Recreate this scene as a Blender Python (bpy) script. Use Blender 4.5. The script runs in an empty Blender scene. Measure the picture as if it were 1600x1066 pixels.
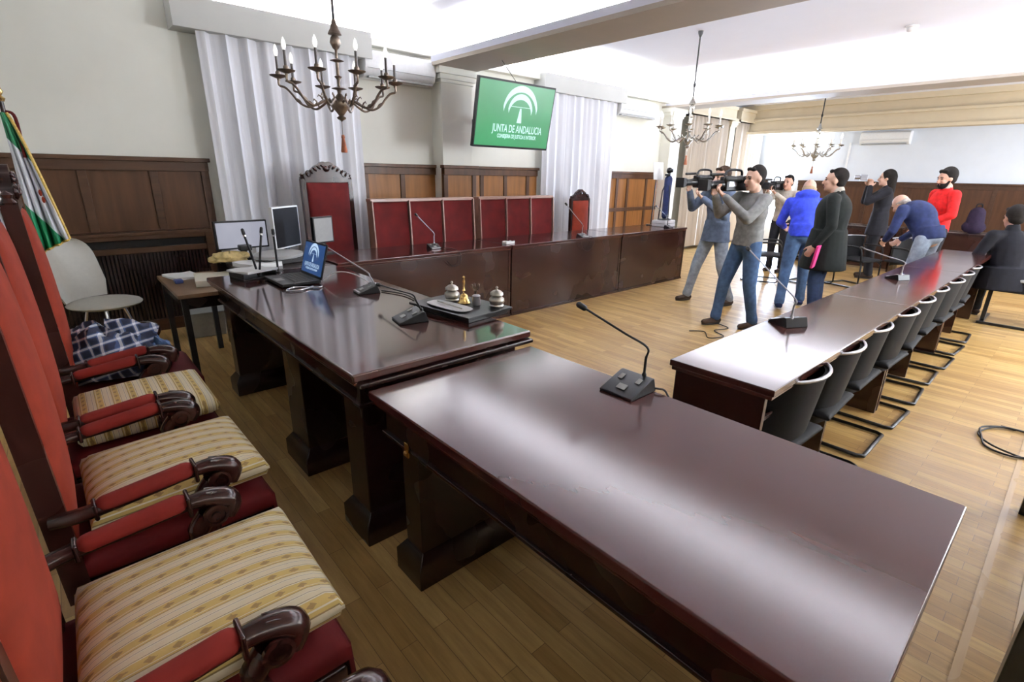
import bpy, bmesh, math, random
from mathutils import Vector, Matrix, Euler
random.seed(7)
R = math.radians
PI = math.pi
col = bpy.context.scene.collection
scene = bpy.context.scene

# ------------------------------------------------------------------ materials
MATS = {}
def nt(name):
    m = bpy.data.materials.new(name); m.use_nodes = True
    n = m.node_tree; n.nodes.clear()
    out = n.nodes.new('ShaderNodeOutputMaterial'); b = n.nodes.new('ShaderNodeBsdfPrincipled')
    n.links.new(b.outputs[0], out.inputs[0])
    MATS[name] = m
    return m, n, b, out
def ramp(n, fac, stops, interp='LINEAR'):
    r = n.nodes.new('ShaderNodeValToRGB'); r.color_ramp.interpolation = interp
    e = r.color_ramp.elements
    while len(e) < len(stops): e.new(0.5)
    for i, (p, c) in enumerate(stops):
        e[i].position = p; e[i].color = (c[0], c[1], c[2], 1)
    n.links.new(fac, r.inputs[0]); return r
def coords(n, scale=(1, 1, 1), rot=(0, 0, 0), kind='Object'):
    tc = n.nodes.new('ShaderNodeTexCoord'); mp = n.nodes.new('ShaderNodeMapping')
    mp.inputs['Scale'].default_value = scale; mp.inputs['Rotation'].default_value = rot
    n.links.new(tc.outputs[kind], mp.inputs[0]); return mp.outputs[0]
def noise(n, vec, scale, detail=4, rough=.55):
    x = n.nodes.new('ShaderNodeTexNoise'); x.inputs['Scale'].default_value = scale
    x.inputs['Detail'].default_value = detail; x.inputs['Roughness'].default_value = rough
    n.links.new(vec, x.inputs['Vector']); return x.outputs['Fac']
def bump(n, b, h, strength=.2, dist=.01):
    u = n.nodes.new('ShaderNodeBump'); u.inputs['Strength'].default_value = strength
    u.inputs['Distance'].default_value = dist
    n.links.new(h, u.inputs['Height']); n.links.new(u.outputs[0], b.inputs['Normal'])
def plain(name, c, rough=.5, metal=0, var=.12, nscale=30, spec=.5, bmp=0, sheen=0, coat=0, emit=0):
    m, n, b, o = nt(name)
    v = coords(n); f = noise(n, v, nscale)
    lo = [max(0, k*(1-var)) for k in c]; hi = [min(1, k*(1+var)) for k in c]
    r = ramp(n, f, [(.3, lo), (.7, hi)])
    n.links.new(r.outputs[0], b.inputs['Base Color'])
    b.inputs['Roughness'].default_value = rough; b.inputs['Metallic'].default_value = metal
    b.inputs['Specular IOR Level'].default_value = spec
    if sheen: b.inputs['Sheen Weight'].default_value = sheen; b.inputs['Sheen Tint'].default_value = (c[0]*1.0, c[1], c[2], 1); b.inputs['Sheen Roughness'].default_value = .4
    if coat: b.inputs['Coat Weight'].default_value = coat; b.inputs['Coat Roughness'].default_value = .08
    if bmp: bump(n, b, f, bmp)
    if emit:
        b.inputs['Emission Color'].default_value = (c[0], c[1], c[2], 1); b.inputs['Emission Strength'].default_value = emit
    return m
def wood(name, c1, c2, scale=(1, 14, 14), rough=.3, coat=0, spec=.5, rot=(0, 0, 0), rvar=.08, bmp=.03, grain=3):
    m, n, b, o = nt(name)
    v = coords(n, scale, rot)
    f = noise(n, v, 2.2, grain, .5)
    r = ramp(n, f, [(.15, c1), (.85, c2)])
    n.links.new(r.outputs[0], b.inputs['Base Color'])
    f2 = noise(n, coords(n, (1, 1, 1)), 2.5, 2, .5)
    mr = n.nodes.new('ShaderNodeMapRange'); mr.inputs['To Min'].default_value = rough-rvar; mr.inputs['To Max'].default_value = rough+rvar
    mr.inputs['From Min'].default_value = .3; mr.inputs['From Max'].default_value = .7
    n.links.new(f2, mr.inputs[0]); n.links.new(mr.outputs[0], b.inputs['Roughness'])
    b.inputs['Specular IOR Level'].default_value = spec
    if coat: b.inputs['Coat Weight'].default_value = coat; b.inputs['Coat Roughness'].default_value = .12
    return m
# woods
wood('mahogany_x', (.005, .0018, .0015), (.020, .006, .005), (1, 12, 12), .26, spec=.6)
wood('mahogany_y', (.005, .0018, .0015), (.020, .006, .005), (12, 1, 12), .26, spec=.6)
wood('table_top_y', (.043, .012, .010), (.052, .015, .012), (9, 1, 9), .17, coat=0, spec=.44, rvar=.004, bmp=.01)
wood('table_top_x', (.038, .011, .009), (.066, .020, .016), (1, 9, 9), .15, coat=.15, spec=.65, rvar=.02, bmp=.01)
wood('glossy_top', (.038, .011, .009), (.066, .020, .016), (9, 1, 9), .10, coat=.5, spec=.8, rvar=.03, bmp=0)
wood('dark_front', (.016, .0045, .0035), (.036, .011, .007), (1.2, 12, 12), .24, spec=.6)
wood('panel_wood', (.034, .014, .006), (.095, .042, .018), (8, 8, .7), .4, spec=.22)
wood('panel_wood_lit', (.15, .060, .016), (.30, .130, .038), (8, 8, .7), .4, spec=.22)  # same panelling wood, lightened to paint in the light falling on it
wood('rail_wood', (.030, .013, .006), (.075, .034, .015), (1, 12, 12), .4, spec=.25)
wood('chair_wood', (.012, .004, .003), (.040, .012, .009), (6, 6, 2), .24, spec=.35)
wood('side_table_wood', (.10, .055, .025), (.19, .11, .055), (12, 1, 12), .4)
wood('pale_trim_wood', (.24, .13, .10), (.36, .22, .17), (1, 8, 8), .35)
wood('strip_wood', (.40, .25, .11), (.55, .37, .17), (1, 12, 12), .3)
plain('red_velvet', (.165, .019, .007), .85, var=.18, nscale=9, sheen=.08, spec=.2)
plain('crimson_velvet', (.085, .005, .005), .8, var=.22, nscale=7, sheen=.2, spec=.2)
plain('arm_velvet', (.15, .012, .008), .85, var=.2, nscale=9, spec=.2)
plain('dark_velvet', (.075, .006, .005), .8, var=.2, nscale=9, sheen=.2, spec=.2)
plain('wall_paint', (.86, .85, .76), .7, var=.015, nscale=5, bmp=.02)
plain('frieze_paint', (.62, .52, .36), .7, var=.03, nscale=5)
plain('beam_shaded', (.40, .35, .29), .7, var=.03, nscale=5)  # brown shade of the beam underside put into its colour
plain('ceiling_paint', (.76, .78, .87), .8, var=.01, nscale=3)
plain('far_wall_daylit', (.70, .74, .80), .7, var=.02, nscale=4)  # blue tint of the window daylight put into the wall colour
plain('pelmet_shaded', (.50, .50, .47), .7, var=.02, nscale=4)  # grey stands for the shade on the pelmet fronts
plain('white_plastic', (.80, .80, .80), .35, var=.03)
plain('grey_plastic', (.30, .30, .29), .45, var=.05)
plain('pale_bin', (.34, .35, .33), .4, var=.08)
plain('black_plastic', (.007, .007, .008), .38, var=.2, spec=.28)
plain('black_rubber', (.010, .010, .010), .6, var=.2)
plain('black_mesh', (.005, .005, .006), .7, var=.3, nscale=120, spec=.2)
plain('black_metal', (.015, .015, .016), .3, metal=.4, var=.2)
plain('chrome', (.75, .75, .78), .18, metal=1, var=.04)
plain('silver_plastic', (.42, .42, .45), .3, metal=.7, var=.05)
plain('screen_dark', (.008, .008, .010), .6, spec=.1)
plain('aged_bronze', (.19, .15, .12), .38, metal=.75, var=.35, nscale=20)
plain('brass', (.75, .52, .20), .25, metal=1, var=.15)
plain('pewter', (.45, .43, .38), .35, metal=.9, var=.25, nscale=40)
plain('candle_dark', (.10, .085, .08), .5, var=.1)
plain('candle_ivory', (.85, .80, .70), .5, var=.04)
plain('tassel_thread', (.30, .10, .05), .9, var=.2)
plain('paper', (.86, .86, .84), .7, var=.02)
plain('cream_card', (.66, .62, .50), .6, var=.05)
plain('blue_plastic', (.03, .05, .16), .4)
plain('yellow_cloth', (.62, .47, .20), .8, var=.2)
plain('grey_shell', (.46, .44, .38), .55, var=.03)
plain('skin', (.55, .30, .21), .5, var=.08, nscale=14)
plain('skin_pale', (.62, .38, .28), .5, var=.08, nscale=14)
plain('hair_dark', (.010, .008, .007), .8, var=.4, nscale=60, spec=.15)
plain('hair_brown', (.035, .02, .012), .8, var=.4, nscale=60, spec=.15)
plain('hair_blond', (.42, .30, .17), .7, var=.2, nscale=60)
plain('hair_grey', (.35, .31, .27), .7, var=.2, nscale=60)
plain('eye_dark', (.02, .015, .012), .25)
plain('lip', (.36, .13, .10), .5)
for nm, c in dict(grey_sweater=(.20, .20, .195), blue_grey_jacket=(.10, .13, .19), hoodie_blue=(.045, .075, .62), black_coat=(.007, .009, .008),
                  jeans_blue=(.055, .10, .19), jeans_pale=(.30, .35, .42), jeans_dark=(.03, .05, .11), navy_sweater=(.018, .026, .075),
                  black_cloth=(.012, .012, .016), red_jacket=(.60, .018, .018), beige_shirt=(.50, .45, .38), shoe_dark=(.035, .022, .016),
                  shoe_brown=(.05, .03, .02), sole_white=(.7, .7, .7), puffer_black=(.006, .006, .009), pink_folder=(.55, .04, .18), purple_cloth=(.02, .012, .03)).items():
    plain(nm, c, .85, var=.28, nscale=16, bmp=.25, spec=.2)
plain('gold_fringe', (.62, .42, .10), .6, var=.3, nscale=60)
plain('flag_white', (.80, .80, .84), .8, var=.04)
plain('bulb_glass', (.9, .9, .88), .1, var=.01, emit=.5)
plain('bulb_lit', (1, .92, .78), .2, var=.01, emit=5)

def floor_mat():
    m, n, b, o = nt('oak_floor')
    v = coords(n, (1, 1, 1), (0, 0, PI/2))
    br = n.nodes.new('ShaderNodeTexBrick'); n.links.new(v, br.inputs['Vector'])
    br.inputs['Scale'].default_value = 1; br.inputs['Brick Width'].default_value = .62; br.inputs['Row Height'].default_value = .068
    br.inputs['Mortar Size'].default_value = .0009; br.inputs['Bias'].default_value = 0
    br.inputs['Color1'].default_value = (.58, .39, .15, 1); br.inputs['Color2'].default_value = (.38, .225, .075, 1)
    br.inputs['Mortar'].default_value = (.14, .08, .04, 1)
    f = noise(n, coords(n, (14, 1.1, 1)), 2.5, 6, .65)
    r = ramp(n, f, [(.3, (.72, .68, .62)), (.7, (1.12, 1.1, 1.08))])
    mx = n.nodes.new('ShaderNodeMix'); mx.data_type = 'RGBA'; mx.blend_type = 'MULTIPLY'; mx.inputs[0].default_value = 1
    n.links.new(br.outputs['Color'], mx.inputs[6]); n.links.new(r.outputs[0], mx.inputs[7])
    n.links.new(mx.outputs[2], b.inputs['Base Color'])
    f2 = noise(n, coords(n, (6, 1, 1)), 2, 4)
    mr = n.nodes.new('ShaderNodeMapRange'); mr.inputs['To Min'].default_value = .26; mr.inputs['To Max'].default_value = .42
    n.links.new(f2, mr.inputs[0]); n.links.new(mr.outputs[0], b.inputs['Roughness'])
    b.inputs['Specular IOR Level'].default_value = .35
floor_mat()
def curtain_mat(name, c, trans):
    m, n, b, o = nt(name)
    f = noise(n, coords(n, (40, 40, 1)), 3)
    r = ramp(n, f, [(.3, [k*.94 for k in c]), (.7, c)])
    n.links.new(r.outputs[0], b.inputs['Base Color']); b.inputs['Roughness'].default_value = .9
    t = n.nodes.new('ShaderNodeBsdfTransparent'); mx = n.nodes.new('ShaderNodeMixShader'); mx.inputs[0].default_value = trans
    n.links.new(b.outputs[0], mx.inputs[1]); n.links.new(t.outputs[0], mx.inputs[2]); n.links.new(mx.outputs[0], o.inputs[0])
curtain_mat('sheer_white', (.90, .90, .94), .08)
curtain_mat('beige_drape', (.60, .52, .43), .03)
def window_glass():
    m, n, b, o = nt('window_glass')
    r = ramp(n, noise(n, coords(n), 2), [(.3, (.9, .95, 1)), (.7, (1, 1, 1))])
    n.links.new(r.outputs[0], b.inputs['Base Color'])
    t = n.nodes.new('ShaderNodeBsdfTransparent'); mx = n.nodes.new('ShaderNodeMixShader'); mx.inputs[0].default_value = .88
    b.inputs['Roughness'].default_value = .05
    n.links.new(b.outputs[0], mx.inputs[1]); n.links.new(t.outputs[0], mx.inputs[2]); n.links.new(mx.outputs[0], o.inputs[0])
window_glass()
plain('shutter_grey', (.30, .31, .36), .7, var=.05)
def stripe_mat(name, axis, fade=1.0):
    """cream and gold striped brocade with small floral motifs"""
    m, n, b, o = nt(name)
    tc = n.nodes.new('ShaderNodeTexCoord'); sp = n.nodes.new('ShaderNodeSeparateXYZ'); n.links.new(tc.outputs['Object'], sp.inputs[0])
    a = sp.outputs[axis]; l = sp.outputs[1-axis]
    def math_(op, x, y=None):
        k = n.nodes.new('ShaderNodeMath'); k.operation = op
        for i, q in enumerate((x, y)):
            if q is None: continue
            if isinstance(q, (int, float)): k.inputs[i].default_value = q
            else: n.links.new(q, k.inputs[i])
        return k.outputs[0]
    per = .058
    u = math_('FRACT', math_('ADD', math_('DIVIDE', a, per), 20.13))
    cream = (.78, .70, .50); gold = (.60, .44, .14); olive = (.22, .15, .05); pale = (.84, .78, .62)
    r = ramp(n, u, [(0, cream), (.04, olive), (.07, gold), (.14, pale), (.17, gold), (.47, gold), (.50, pale), (.54, olive), (.57, cream), (.80, pale), (.84, olive), (.86, pale), (.90, cream)], 'CONSTANT')
    # motif: little lozenges along the middle of the gold band
    v = math_('FRACT', math_('ADD', math_('DIVIDE', l, .052), 20))
    du = math_('ABSOLUTE', math_('SUBTRACT', u, .315)); dv = math_('ABSOLUTE', math_('SUBTRACT', v, .5))
    s = math_('ADD', math_('MULTIPLY', du, 6.5), math_('MULTIPLY', dv, 3.2))
    wob = math_('MULTIPLY', noise(n, coords(n), 160), .9)
    msk = math_('LESS_THAN', math_('ADD', s, wob), 1.25)
    mx = n.nodes.new('ShaderNodeMix'); mx.data_type = 'RGBA'; n.links.new(msk, mx.inputs[0])
    n.links.new(r.outputs[0], mx.inputs[6]); mx.inputs[7].default_value = (.30, .19, .06, 1)
    n.links.new(mx.outputs[2], b.inputs['Base Color']); b.inputs['Roughness'].default_value = .75
    bump(n, b, noise(n, coords(n), 300), .15, .002)
stripe_mat('brocade_y', 1)
stripe_mat('brocade_x', 0)
def plaid():
    m, n, b, o = nt('plaid_wool')
    v = coords(n, (19, 19, 19), (.3, .2, .4))
    sp = n.nodes.new('ShaderNodeSeparateXYZ'); n.links.new(v, sp.inputs[0])
    rs = []
    for k in (0, 2):
        f = n.nodes.new('ShaderNodeMath'); f.operation = 'FRACT'; n.links.new(sp.outputs[k], f.inputs[0])
        rs.append(ramp(n, f.outputs[0], [(0, (.005, .008, .03)), (.40, (.06, .10, .22)), (.50, (.85, .87, .92)), (.70, (.05, .09, .2)), (.8, (.005, .008, .02))], 'CONSTANT'))
    mx = n.nodes.new('ShaderNodeMix'); mx.data_type = 'RGBA'; mx.inputs[0].default_value = .5
    n.links.new(rs[0].outputs[0], mx.inputs[6]); n.links.new(rs[1].outputs[0], mx.inputs[7])
    n.links.new(mx.outputs[2], b.inputs['Base Color']); b.inputs['Roughness'].default_value = .95
plaid()
def flag_mat():
    m, n, b, o = nt('striped_flag')
    tc = n.nodes.new('ShaderNodeTexCoord'); sp = n.nodes.new('ShaderNodeSeparateXYZ'); n.links.new(tc.outputs['Object'], sp.inputs[0])
    k = n.nodes.new('ShaderNodeMath'); k.operation = 'MULTIPLY_ADD'; n.links.new(sp.outputs[0], k.inputs[0]); k.inputs[1].default_value = 1.6
    n.links.new(sp.outputs[2], k.inputs[2])
    mr = n.nodes.new('ShaderNodeMapRange'); mr.inputs['From Min'].default_value = .9; mr.inputs['From Max'].default_value = 2.3
    n.links.new(k.outputs[0], mr.inputs[0])
    r = ramp(n, mr.outputs[0], [(0, (.01, .22, .09)), (.29, (.80, .80, .84)), (.60, (.01, .16, .06))], 'CONSTANT')
    n.links.new(r.outputs[0], b.inputs['Base Color']); b.inputs['Roughness'].default_value = .6
flag_mat()
def screen(name, c, strength):
    m, n, b, o = nt(name)
    r = ramp(n, noise(n, coords(n), 1.5), [(.3, [k*.85 for k in c]), (.7, [min(1, k*1.15) for k in c])])
    n.links.new(r.outputs[0], b.inputs['Emission Color']); b.inputs['Emission Strength'].default_value = strength
    b.inputs['Base Color'].default_value = (.02, .02, .02, 1); b.inputs['Roughness'].default_value = .3
screen('screen_green', (.012, .20, .065), .9)
screen('screen_white', (.45, .72, .68), .8)
screen('screen_blue', (.012, .045, .14), .8)
screen('screen_pale_blue', (.40, .55, .72), .7)
screen('screen_lavender', (.42, .43, .52), .45)

# ------------------------------------------------------------------ mesh building
class MB:
    def __init__(s): s.bm = bmesh.new()
    def box(s, x0, x1, y0, y1, z0, z1, m=None):
        vs = [s.bm.verts.new(Vector(p)) for p in ((x0, y0, z0), (x1, y0, z0), (x1, y1, z0), (x0, y1, z0), (x0, y0, z1), (x1, y0, z1), (x1, y1, z1), (x0, y1, z1))]
        for f in ((0, 3, 2, 1), (4, 5, 6, 7), (0, 1, 5, 4), (1, 2, 6, 5), (2, 3, 7, 6), (3, 0, 4, 7)): s.bm.faces.new([vs[i] for i in f])
        if m is not None:
            for v in vs: v.co = m @ v.co
        return s
    def ring_loft(s, rings, cap=True):
        prev = None; first = None
        for r in rings:
            vs = [s.bm.verts.new(p) for p in r]
            if prev:
                k = len(vs)
                for i in range(k): s.bm.faces.new((prev[i], prev[(i+1) % k], vs[(i+1) % k], vs[i]))
            else: first = vs
            prev = vs
        if cap:
            s.bm.faces.new(list(reversed(first))); s.bm.faces.new(prev)
        return s
    def lathe(s, prof, c=(0, 0, 0), n=20, m=None):
        rings = []
        for r, z in prof:
            rr = max(r, .0004)
            ring = [Vector((c[0]+rr*math.cos(2*PI*i/n), c[1]+rr*math.sin(2*PI*i/n), c[2]+z)) for i in range(n)]
            if m is not None: ring = [m @ p for p in ring]
            rings.append(ring)
        return s.ring_loft(rings)
    def tube(s, pts, r, n=10, closed=False, flat=None):
        pts = [Vector(p) for p in pts]; k = len(pts); rings = []
        rad = r if isinstance(r, (list, tuple)) else [r]*k
        up = None
        for i, p in enumerate(pts):
            if closed: d = pts[(i+1) % k]-pts[i-1]
            else: d = pts[min(i+1, k-1)]-pts[max(i-1, 0)]
            d.normalize()
            if up is None:
                up = Vector((0, 0, 1)) if abs(d.z) < .9 else Vector((1, 0, 0))
            a = d.cross(up); 
            if a.length < 1e-4: a = d.cross(Vector((0, 1, .1)))
            a.normalize(); b = a.cross(d).normalized(); up = b
            rings.append([p+(a*math.cos(2*PI*j/n)+b*math.sin(2*PI*j/n))*rad[i] for j in range(n)])
        if closed:
            rings.append(rings[0])
            vv = []
            for rg in rings[:-1]: vv.append([s.bm.verts.new(q) for q in rg])
            for i in range(k):
                A, B = vv[i], vv[(i+1) % k]
                for j in range(n): s.bm.faces.new((A[j], A[(j+1) % n], B[(j+1) % n], B[j]))
            return s
        return s.ring_loft(rings)
    def prism(s, poly, y0, y1, m=None):
        """polygon in (x,z), extruded along y"""
        a = [Vector((x, y0, z)) for x, z in poly]; b = [Vector((x, y1, z)) for x, z in poly]
        if m is not None: a = [m @ p for p in a]; b = [m @ p for p in b]
        return s.ring_loft([a, b])
    def ell(s, c, rad, rot=None, n=16, k=10):
        rings = []
        for j in range(k+1):
            t = PI*j/k; z = -math.cos(t); q = max(math.sin(t), .02)
            ring = []
            for i in range(n):
                p = Vector((rad[0]*q*math.cos(2*PI*i/n), rad[1]*q*math.sin(2*PI*i/n), rad[2]*z))
                if rot is not None: p = rot @ p
                ring.append(p+Vector(c))
            rings.append(ring)
        return s.ring_loft(rings)
    def cap(s, p0, p1, r0, r1, n=12, flat=None, k=1.0):
        """rounded tapered limb; flat = direction along which the radius is scaled by k"""
        p0 = Vector(p0); p1 = Vector(p1); d = p1-p0; L = d.length; d.normalize()
        up = Vector((0, 0, 1)) if abs(d.z) < .9 else Vector((1, 0, 0))
        a = d.cross(up).normalized(); b = a.cross(d).normalized()
        rings = []
        prof = [(-math.cos(t)*r0, math.sin(t)*r0) for t in (.15, .7, 1.2)]+[(0, r0), (L, r1)]+[(L+math.sin(t)*r1, math.cos(t)*r1) for t in (.4, .9, 1.42)]
        for h, r in prof:
            ring = []
            for i in range(n):
                o = (a*math.cos(2*PI*i/n)+b*math.sin(2*PI*i/n))*r
                if flat is not None:
                    f = Vector(flat).normalized(); o = o+f*(o.dot(f))*(k-1)
                ring.append(p0+d*h+o)
            rings.append(ring)
        return s.ring_loft(rings)
    def build(s, name, mat, parent=None, bevel=0, smooth=False, sub=0, rot=None, loc=None):
        bmesh.ops.recalc_face_normals(s.bm, faces=s.bm.faces)
        me = bpy.data.meshes.new(name); s.bm.to_mesh(me); s.bm.free()
        me.materials.append(MATS[mat])
        o = bpy.data.objects.new(name, me); col.objects.link(o)
        if parent is not None: o.parent = parent
        if loc: o.location = loc
        if rot: o.rotation_euler = rot
        if smooth or bevel or sub:
            for p in me.polygons: p.use_smooth = True
        if bevel:
            b = o.modifiers.new('bevel', 'BEVEL'); b.width = bevel; b.segments = 2; b.limit_method = 'ANGLE'; b.angle_limit = R(40); b.harden_normals = True
        if sub:
            b = o.modifiers.new('sub', 'SUBSURF'); b.levels = sub; b.render_levels = sub
        if smooth and not sub and not bevel:
            try: me.set_sharp_from_angle(angle=R(50))
            except Exception: pass
        return o
def bake(o):
    dg = bpy.context.evaluated_depsgraph_get(); dg.update()
    me = bpy.data.meshes.new_from_object(o.evaluated_get(dg), depsgraph=dg)
    o.modifiers.clear(); o.data = me
    for p in me.polygons: p.use_smooth = True
    return o
def tag(o, label=None, cat=None, group=None, kind=None):
    if label: o['label'] = label
    if cat: o['category'] = cat
    if group: o['group'] = group
    if kind: o['kind'] = kind
    return o
def thing(name, label, cat, loc=(0, 0, 0), rz=0, group=None, sc=1):
    o = bpy.data.objects.new(name, None); col.objects.link(o)
    o.location = loc; o.rotation_euler = (0, 0, rz); o.scale = (sc, sc, sc)
    return tag(o, label, cat, group)
def struct(mb, name, mat, parent=None, bevel=0):
    o = mb.build(name, mat, parent, bevel)
    if parent is None: o['kind'] = 'structure'
    return o
def kids(o): return [c for c in col.objects if c.parent == o]
def dup(o, loc=None, rz=None, label=None, group=None, parent=None, sc=None):
    c = o.copy(); col.objects.link(c)
    if parent is not None: c.parent = parent
    if loc is not None: c.location = loc
    if rz is not None: c.rotation_euler = (0, 0, rz)
    if sc is not None: c.scale = (sc, sc, sc)
    if label: c['label'] = label
    if group: c['group'] = group
    for k in kids(o): dup(k, parent=c)
    return c
def bez(p, n=12):
    """smooth curve through points (Catmull-Rom)"""
    p = [Vector(q) for q in p]; out = []
    for i in range(len(p)-1):
        a = p[max(i-1, 0)]; b = p[i]; c = p[i+1]; d = p[min(i+2, len(p)-1)]
        for j in range(n):
            t = j/n
            out.append(.5*((2*b)+(c-a)*t+(2*a-5*b+4*c-d)*t*t+(3*b-a-3*c+d)*t**3))
    out.append(p[-1]); return out

# ------------------------------------------------------------------ camera
yaw, pit, rol = R(48.1), R(18.4), R(1.0)
fv = Vector((math.cos(yaw)*math.cos(pit), math.sin(yaw)*math.cos(pit), -math.sin(pit)))
rt = Vector((math.sin(yaw), -math.cos(yaw), 0)); up = rt.cross(fv)
rt2 = rt*math.cos(rol)+up*math.sin(rol); up2 = -rt*math.sin(rol)+up*math.cos(rol)
cd = bpy.data.cameras.new('camera'); cam = bpy.data.objects.new('camera', cd); col.objects.link(cam)
cd.sensor_width = 36; cd.lens = 36*785/1600; cd.clip_start = .02
M = Matrix((rt2, up2, -fv)).transposed().to_4x4(); M.translation = Vector((0, 0, 1.6))
cam.matrix_world = M
scene.camera = cam

# ------------------------------------------------------------------ room shell
D = 6.3
XL, XR, YR = -1.6, 14.0, -2.6
struct(MB().box(XL, 16.5, YR, 7.0, -.1, 0), 'floor', 'oak_floor')
# raised threshold strip running along the floor by the right-hand desks
t = MB(); t.box(-1.5, 9.2, -.085, -.06, 0, .004).box(-1.5, 9.2, -.205, -.185, 0, .004); struct(t, 'trim_1', 'strip_wood')
w = MB(); w.box(XL, XR+.3, D, D+.25, 0, 3.6); struct(w, 'wall_left', 'wall_paint')
w = MB(); w.box(XL-.2, XL, YR, D+.2, 0, 3.6); struct(w, 'wall_front', 'wall_paint')
w = MB(); w.box(XL, XR+.3, YR-.2, YR, 0, 3.6); struct(w, 'wall_right', 'wall_paint')
w = MB()   # far wall with a tall window opening
w.box(XR, XR+.2, YR, 5.12, 0, 3.6).box(XR, XR+.2, 5.74, D, 0, 3.6).box(XR, XR+.2, 5.12, 5.74, 2.75, 3.6).box(XR, XR+.2, 5.12, 5.74, 0, .45)
struct(w, 'wall_back', 'far_wall_daylit')
# ceiling: flat field with a sloped edge in each bay
def bay_ceiling(x0, x1, y0, y1, zw, zc, ins, bm):
    a = [(x0, y0, zw), (x1, y0, zw), (x1, y1, zw), (x0, y1, zw)]
    b = [(x0+ins, y0+ins, zc), (x1-ins, y0+ins, zc), (x1-ins, y1-ins, zc), (x0+ins, y1-ins, zc)]
    A = [bm.bm.verts.new(p) for p in a]; B = [bm.bm.verts.new(p) for p in b]
    for i in range(4): bm.bm.faces.new((A[i], A[(i+1) % 4], B[(i+1) % 4], B[i]))
    bm.bm.faces.new(B)
c = MB()
bay_ceiling(XL, 4.16, YR, D, 3.27, 3.45, .42, c)
bay_ceiling(4.50, 9.72, YR, D, 3.27, 3.45, .42, c)
bay_ceiling(10.0, 13.05, YR, D, 3.20, 3.22, .05, c)
bay_ceiling(13.25, XR, YR, D, 2.9, 2.92, .05, c)
c.box(XL-.2, XR+.3, YR-.2, D+.25, 3.6, 3.7)
struct(c, 'ceiling', 'ceiling_paint')
# beams with light troughs
def beam(x0, x1, n):
    b = MB(); b.box(x0+.14, x1-.14, YR, D, 2.94, 3.6)
    b.box(x0, x0+.02, YR, D-.2, 2.94, 3.01).box(x1-.02, x1, YR, D-.2, 2.94, 3.01)
    o = struct(b, 'beam', 'ceiling_paint')
    struct(MB().box(x0, x1, YR, D, 2.90, 2.94), 'beam_underside', 'beam_shaded', o)
beam(4.0, 4.66, 1)
beam(9.6, 10.15, 2)
# frieze beam before the far wall
f = MB(); f.box(13.05, 13.25, YR, D, 2.62, 3.6); f.box(13.0, 13.3, YR, D, 2.60, 2.66); f.box(12.99, 13.05, YR, D, 2.88, 2.93).box(12.93, 13.05, YR, D, 3.12, 3.22)
struct(f, 'frieze_beam', 'frieze_paint')
# pilasters
def pilaster(x0, x1, m='wall_paint'):
    p = MB(); p.box(x0, x1, D-.24, D+.01, 0, 2.90)
    for z0, z1, e in ((2.72, 2.76, .02), (2.76, 2.82, .04), (2.82, 2.90, .07)): p.box(x0-e, x1+e, D-.24-e, D, z0, z1)
    return struct(p, 'pilaster_pillar', m, bevel=.006)
pilaster(4.12, 4.62); pilaster(9.66, 10.02); pilaster(12.10, 12.34, 'frieze_paint')
# cornice ledges and pelmets that hide the cove lamps along the window wall
def ledge(x0, x1, y0, z0, z1, m, name):
    p = MB(); p.box(x0, x1, y0, y0+.025, z0, z1).box(x0, x1, y0+.025, D, z0, z0+.025).box(x0, x0+.02, y0+.025, D, z0+.02, z1).box(x1-.02, x1, y0+.025, D, z0+.02, z1)
    return struct(p, name, m)
ledge(1.17, 3.16, 6.05, 2.85, 3.12, 'pelmet_shaded', 'trim_2')
ledge(6.02, 8.10, 6.05, 2.83, 3.08, 'pelmet_shaded', 'trim_3')
ledge(3.16, 4.12, 6.16, 3.02, 3.10, 'wall_paint', 'trim_4')
ledge(4.62, 6.02, 6.16, 2.99, 3.07, 'wall_paint', 'trim_5')
ledge(8.10, 9.66, 6.16, 2.99, 3.07, 'wall_paint', 'trim_6')
for i, (x0, x1) in enumerate(((10.2, 12.10), (12.34, 13.98))):
    p = MB(); p.box(x0, x1, 5.95, D, 2.84, 3.10).box(x0-.03, x1+.0, 5.92, D, 3.06, 3.12).box(x0, x1, 5.94, D, 2.84, 2.88)
    struct(p, 'trim_%d' % (7+i), 'frieze_paint')

# wood panelling below the dado
def dado(n, x0, x1, stiles, zt, y, light, zb=0.0, axis='x'):
    """panelling along x at wall plane y"""
    root = MB()
    root.box(x0, x1, y-.03, y+.02, zb, zt-.05)
    o = struct(root, 'wainscot_panel', 'panel_wood_lit' if light else 'panel_wood')  # light picks the wood with the lighting painted in
    o['kind'] = 'structure'
    m = MB(); m.box(x0-.02, x1+.02, y-.075, y+.02, zt-.04, zt).box(x0, x1, y-.055, y+.02, zt-.13, zt-.04)
    m.box(x0, x1, y-.05, y, .0, .14)
    m.box(x0, x1, y-.048, y, .93, 1.0)
    for s in stiles: m.box(s-.035, s+.035, y-.045, y, .14, zt-.12)
    m.build('dado_rail', 'rail_wood' if not light else 'panel_wood', o, bevel=.004)
    return o
d1 = dado(1, XL, 1.31, (-.9, -.3, .27, .82, 1.27), 1.70, D, False)
m = MB()   # radiator cover with a slot and upright slats
m.box(-.35, 1.22, D-.20, D-.03, .97, 1.0).box(-.35, 1.22, D-.19, D-.155, .80, .855).box(-.35, 1.22, D-.19, D-.155, .93, .97)
m.box(-.35, -.28, D-.20, D-.03, 0, .97).box(1.15, 1.22, D-.20, D-.03, 0, .97).box(-.35, 1.22, D-.19, D-.155, 0, .12)
m.build('radiator_cover_frame', 'rail_wood', d1, bevel=.004)
m = MB()
for k in range(46): m.box(-.26+k*.031, -.26+k*.031+.019, D-.175, D-.16, .12, .80)
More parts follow.
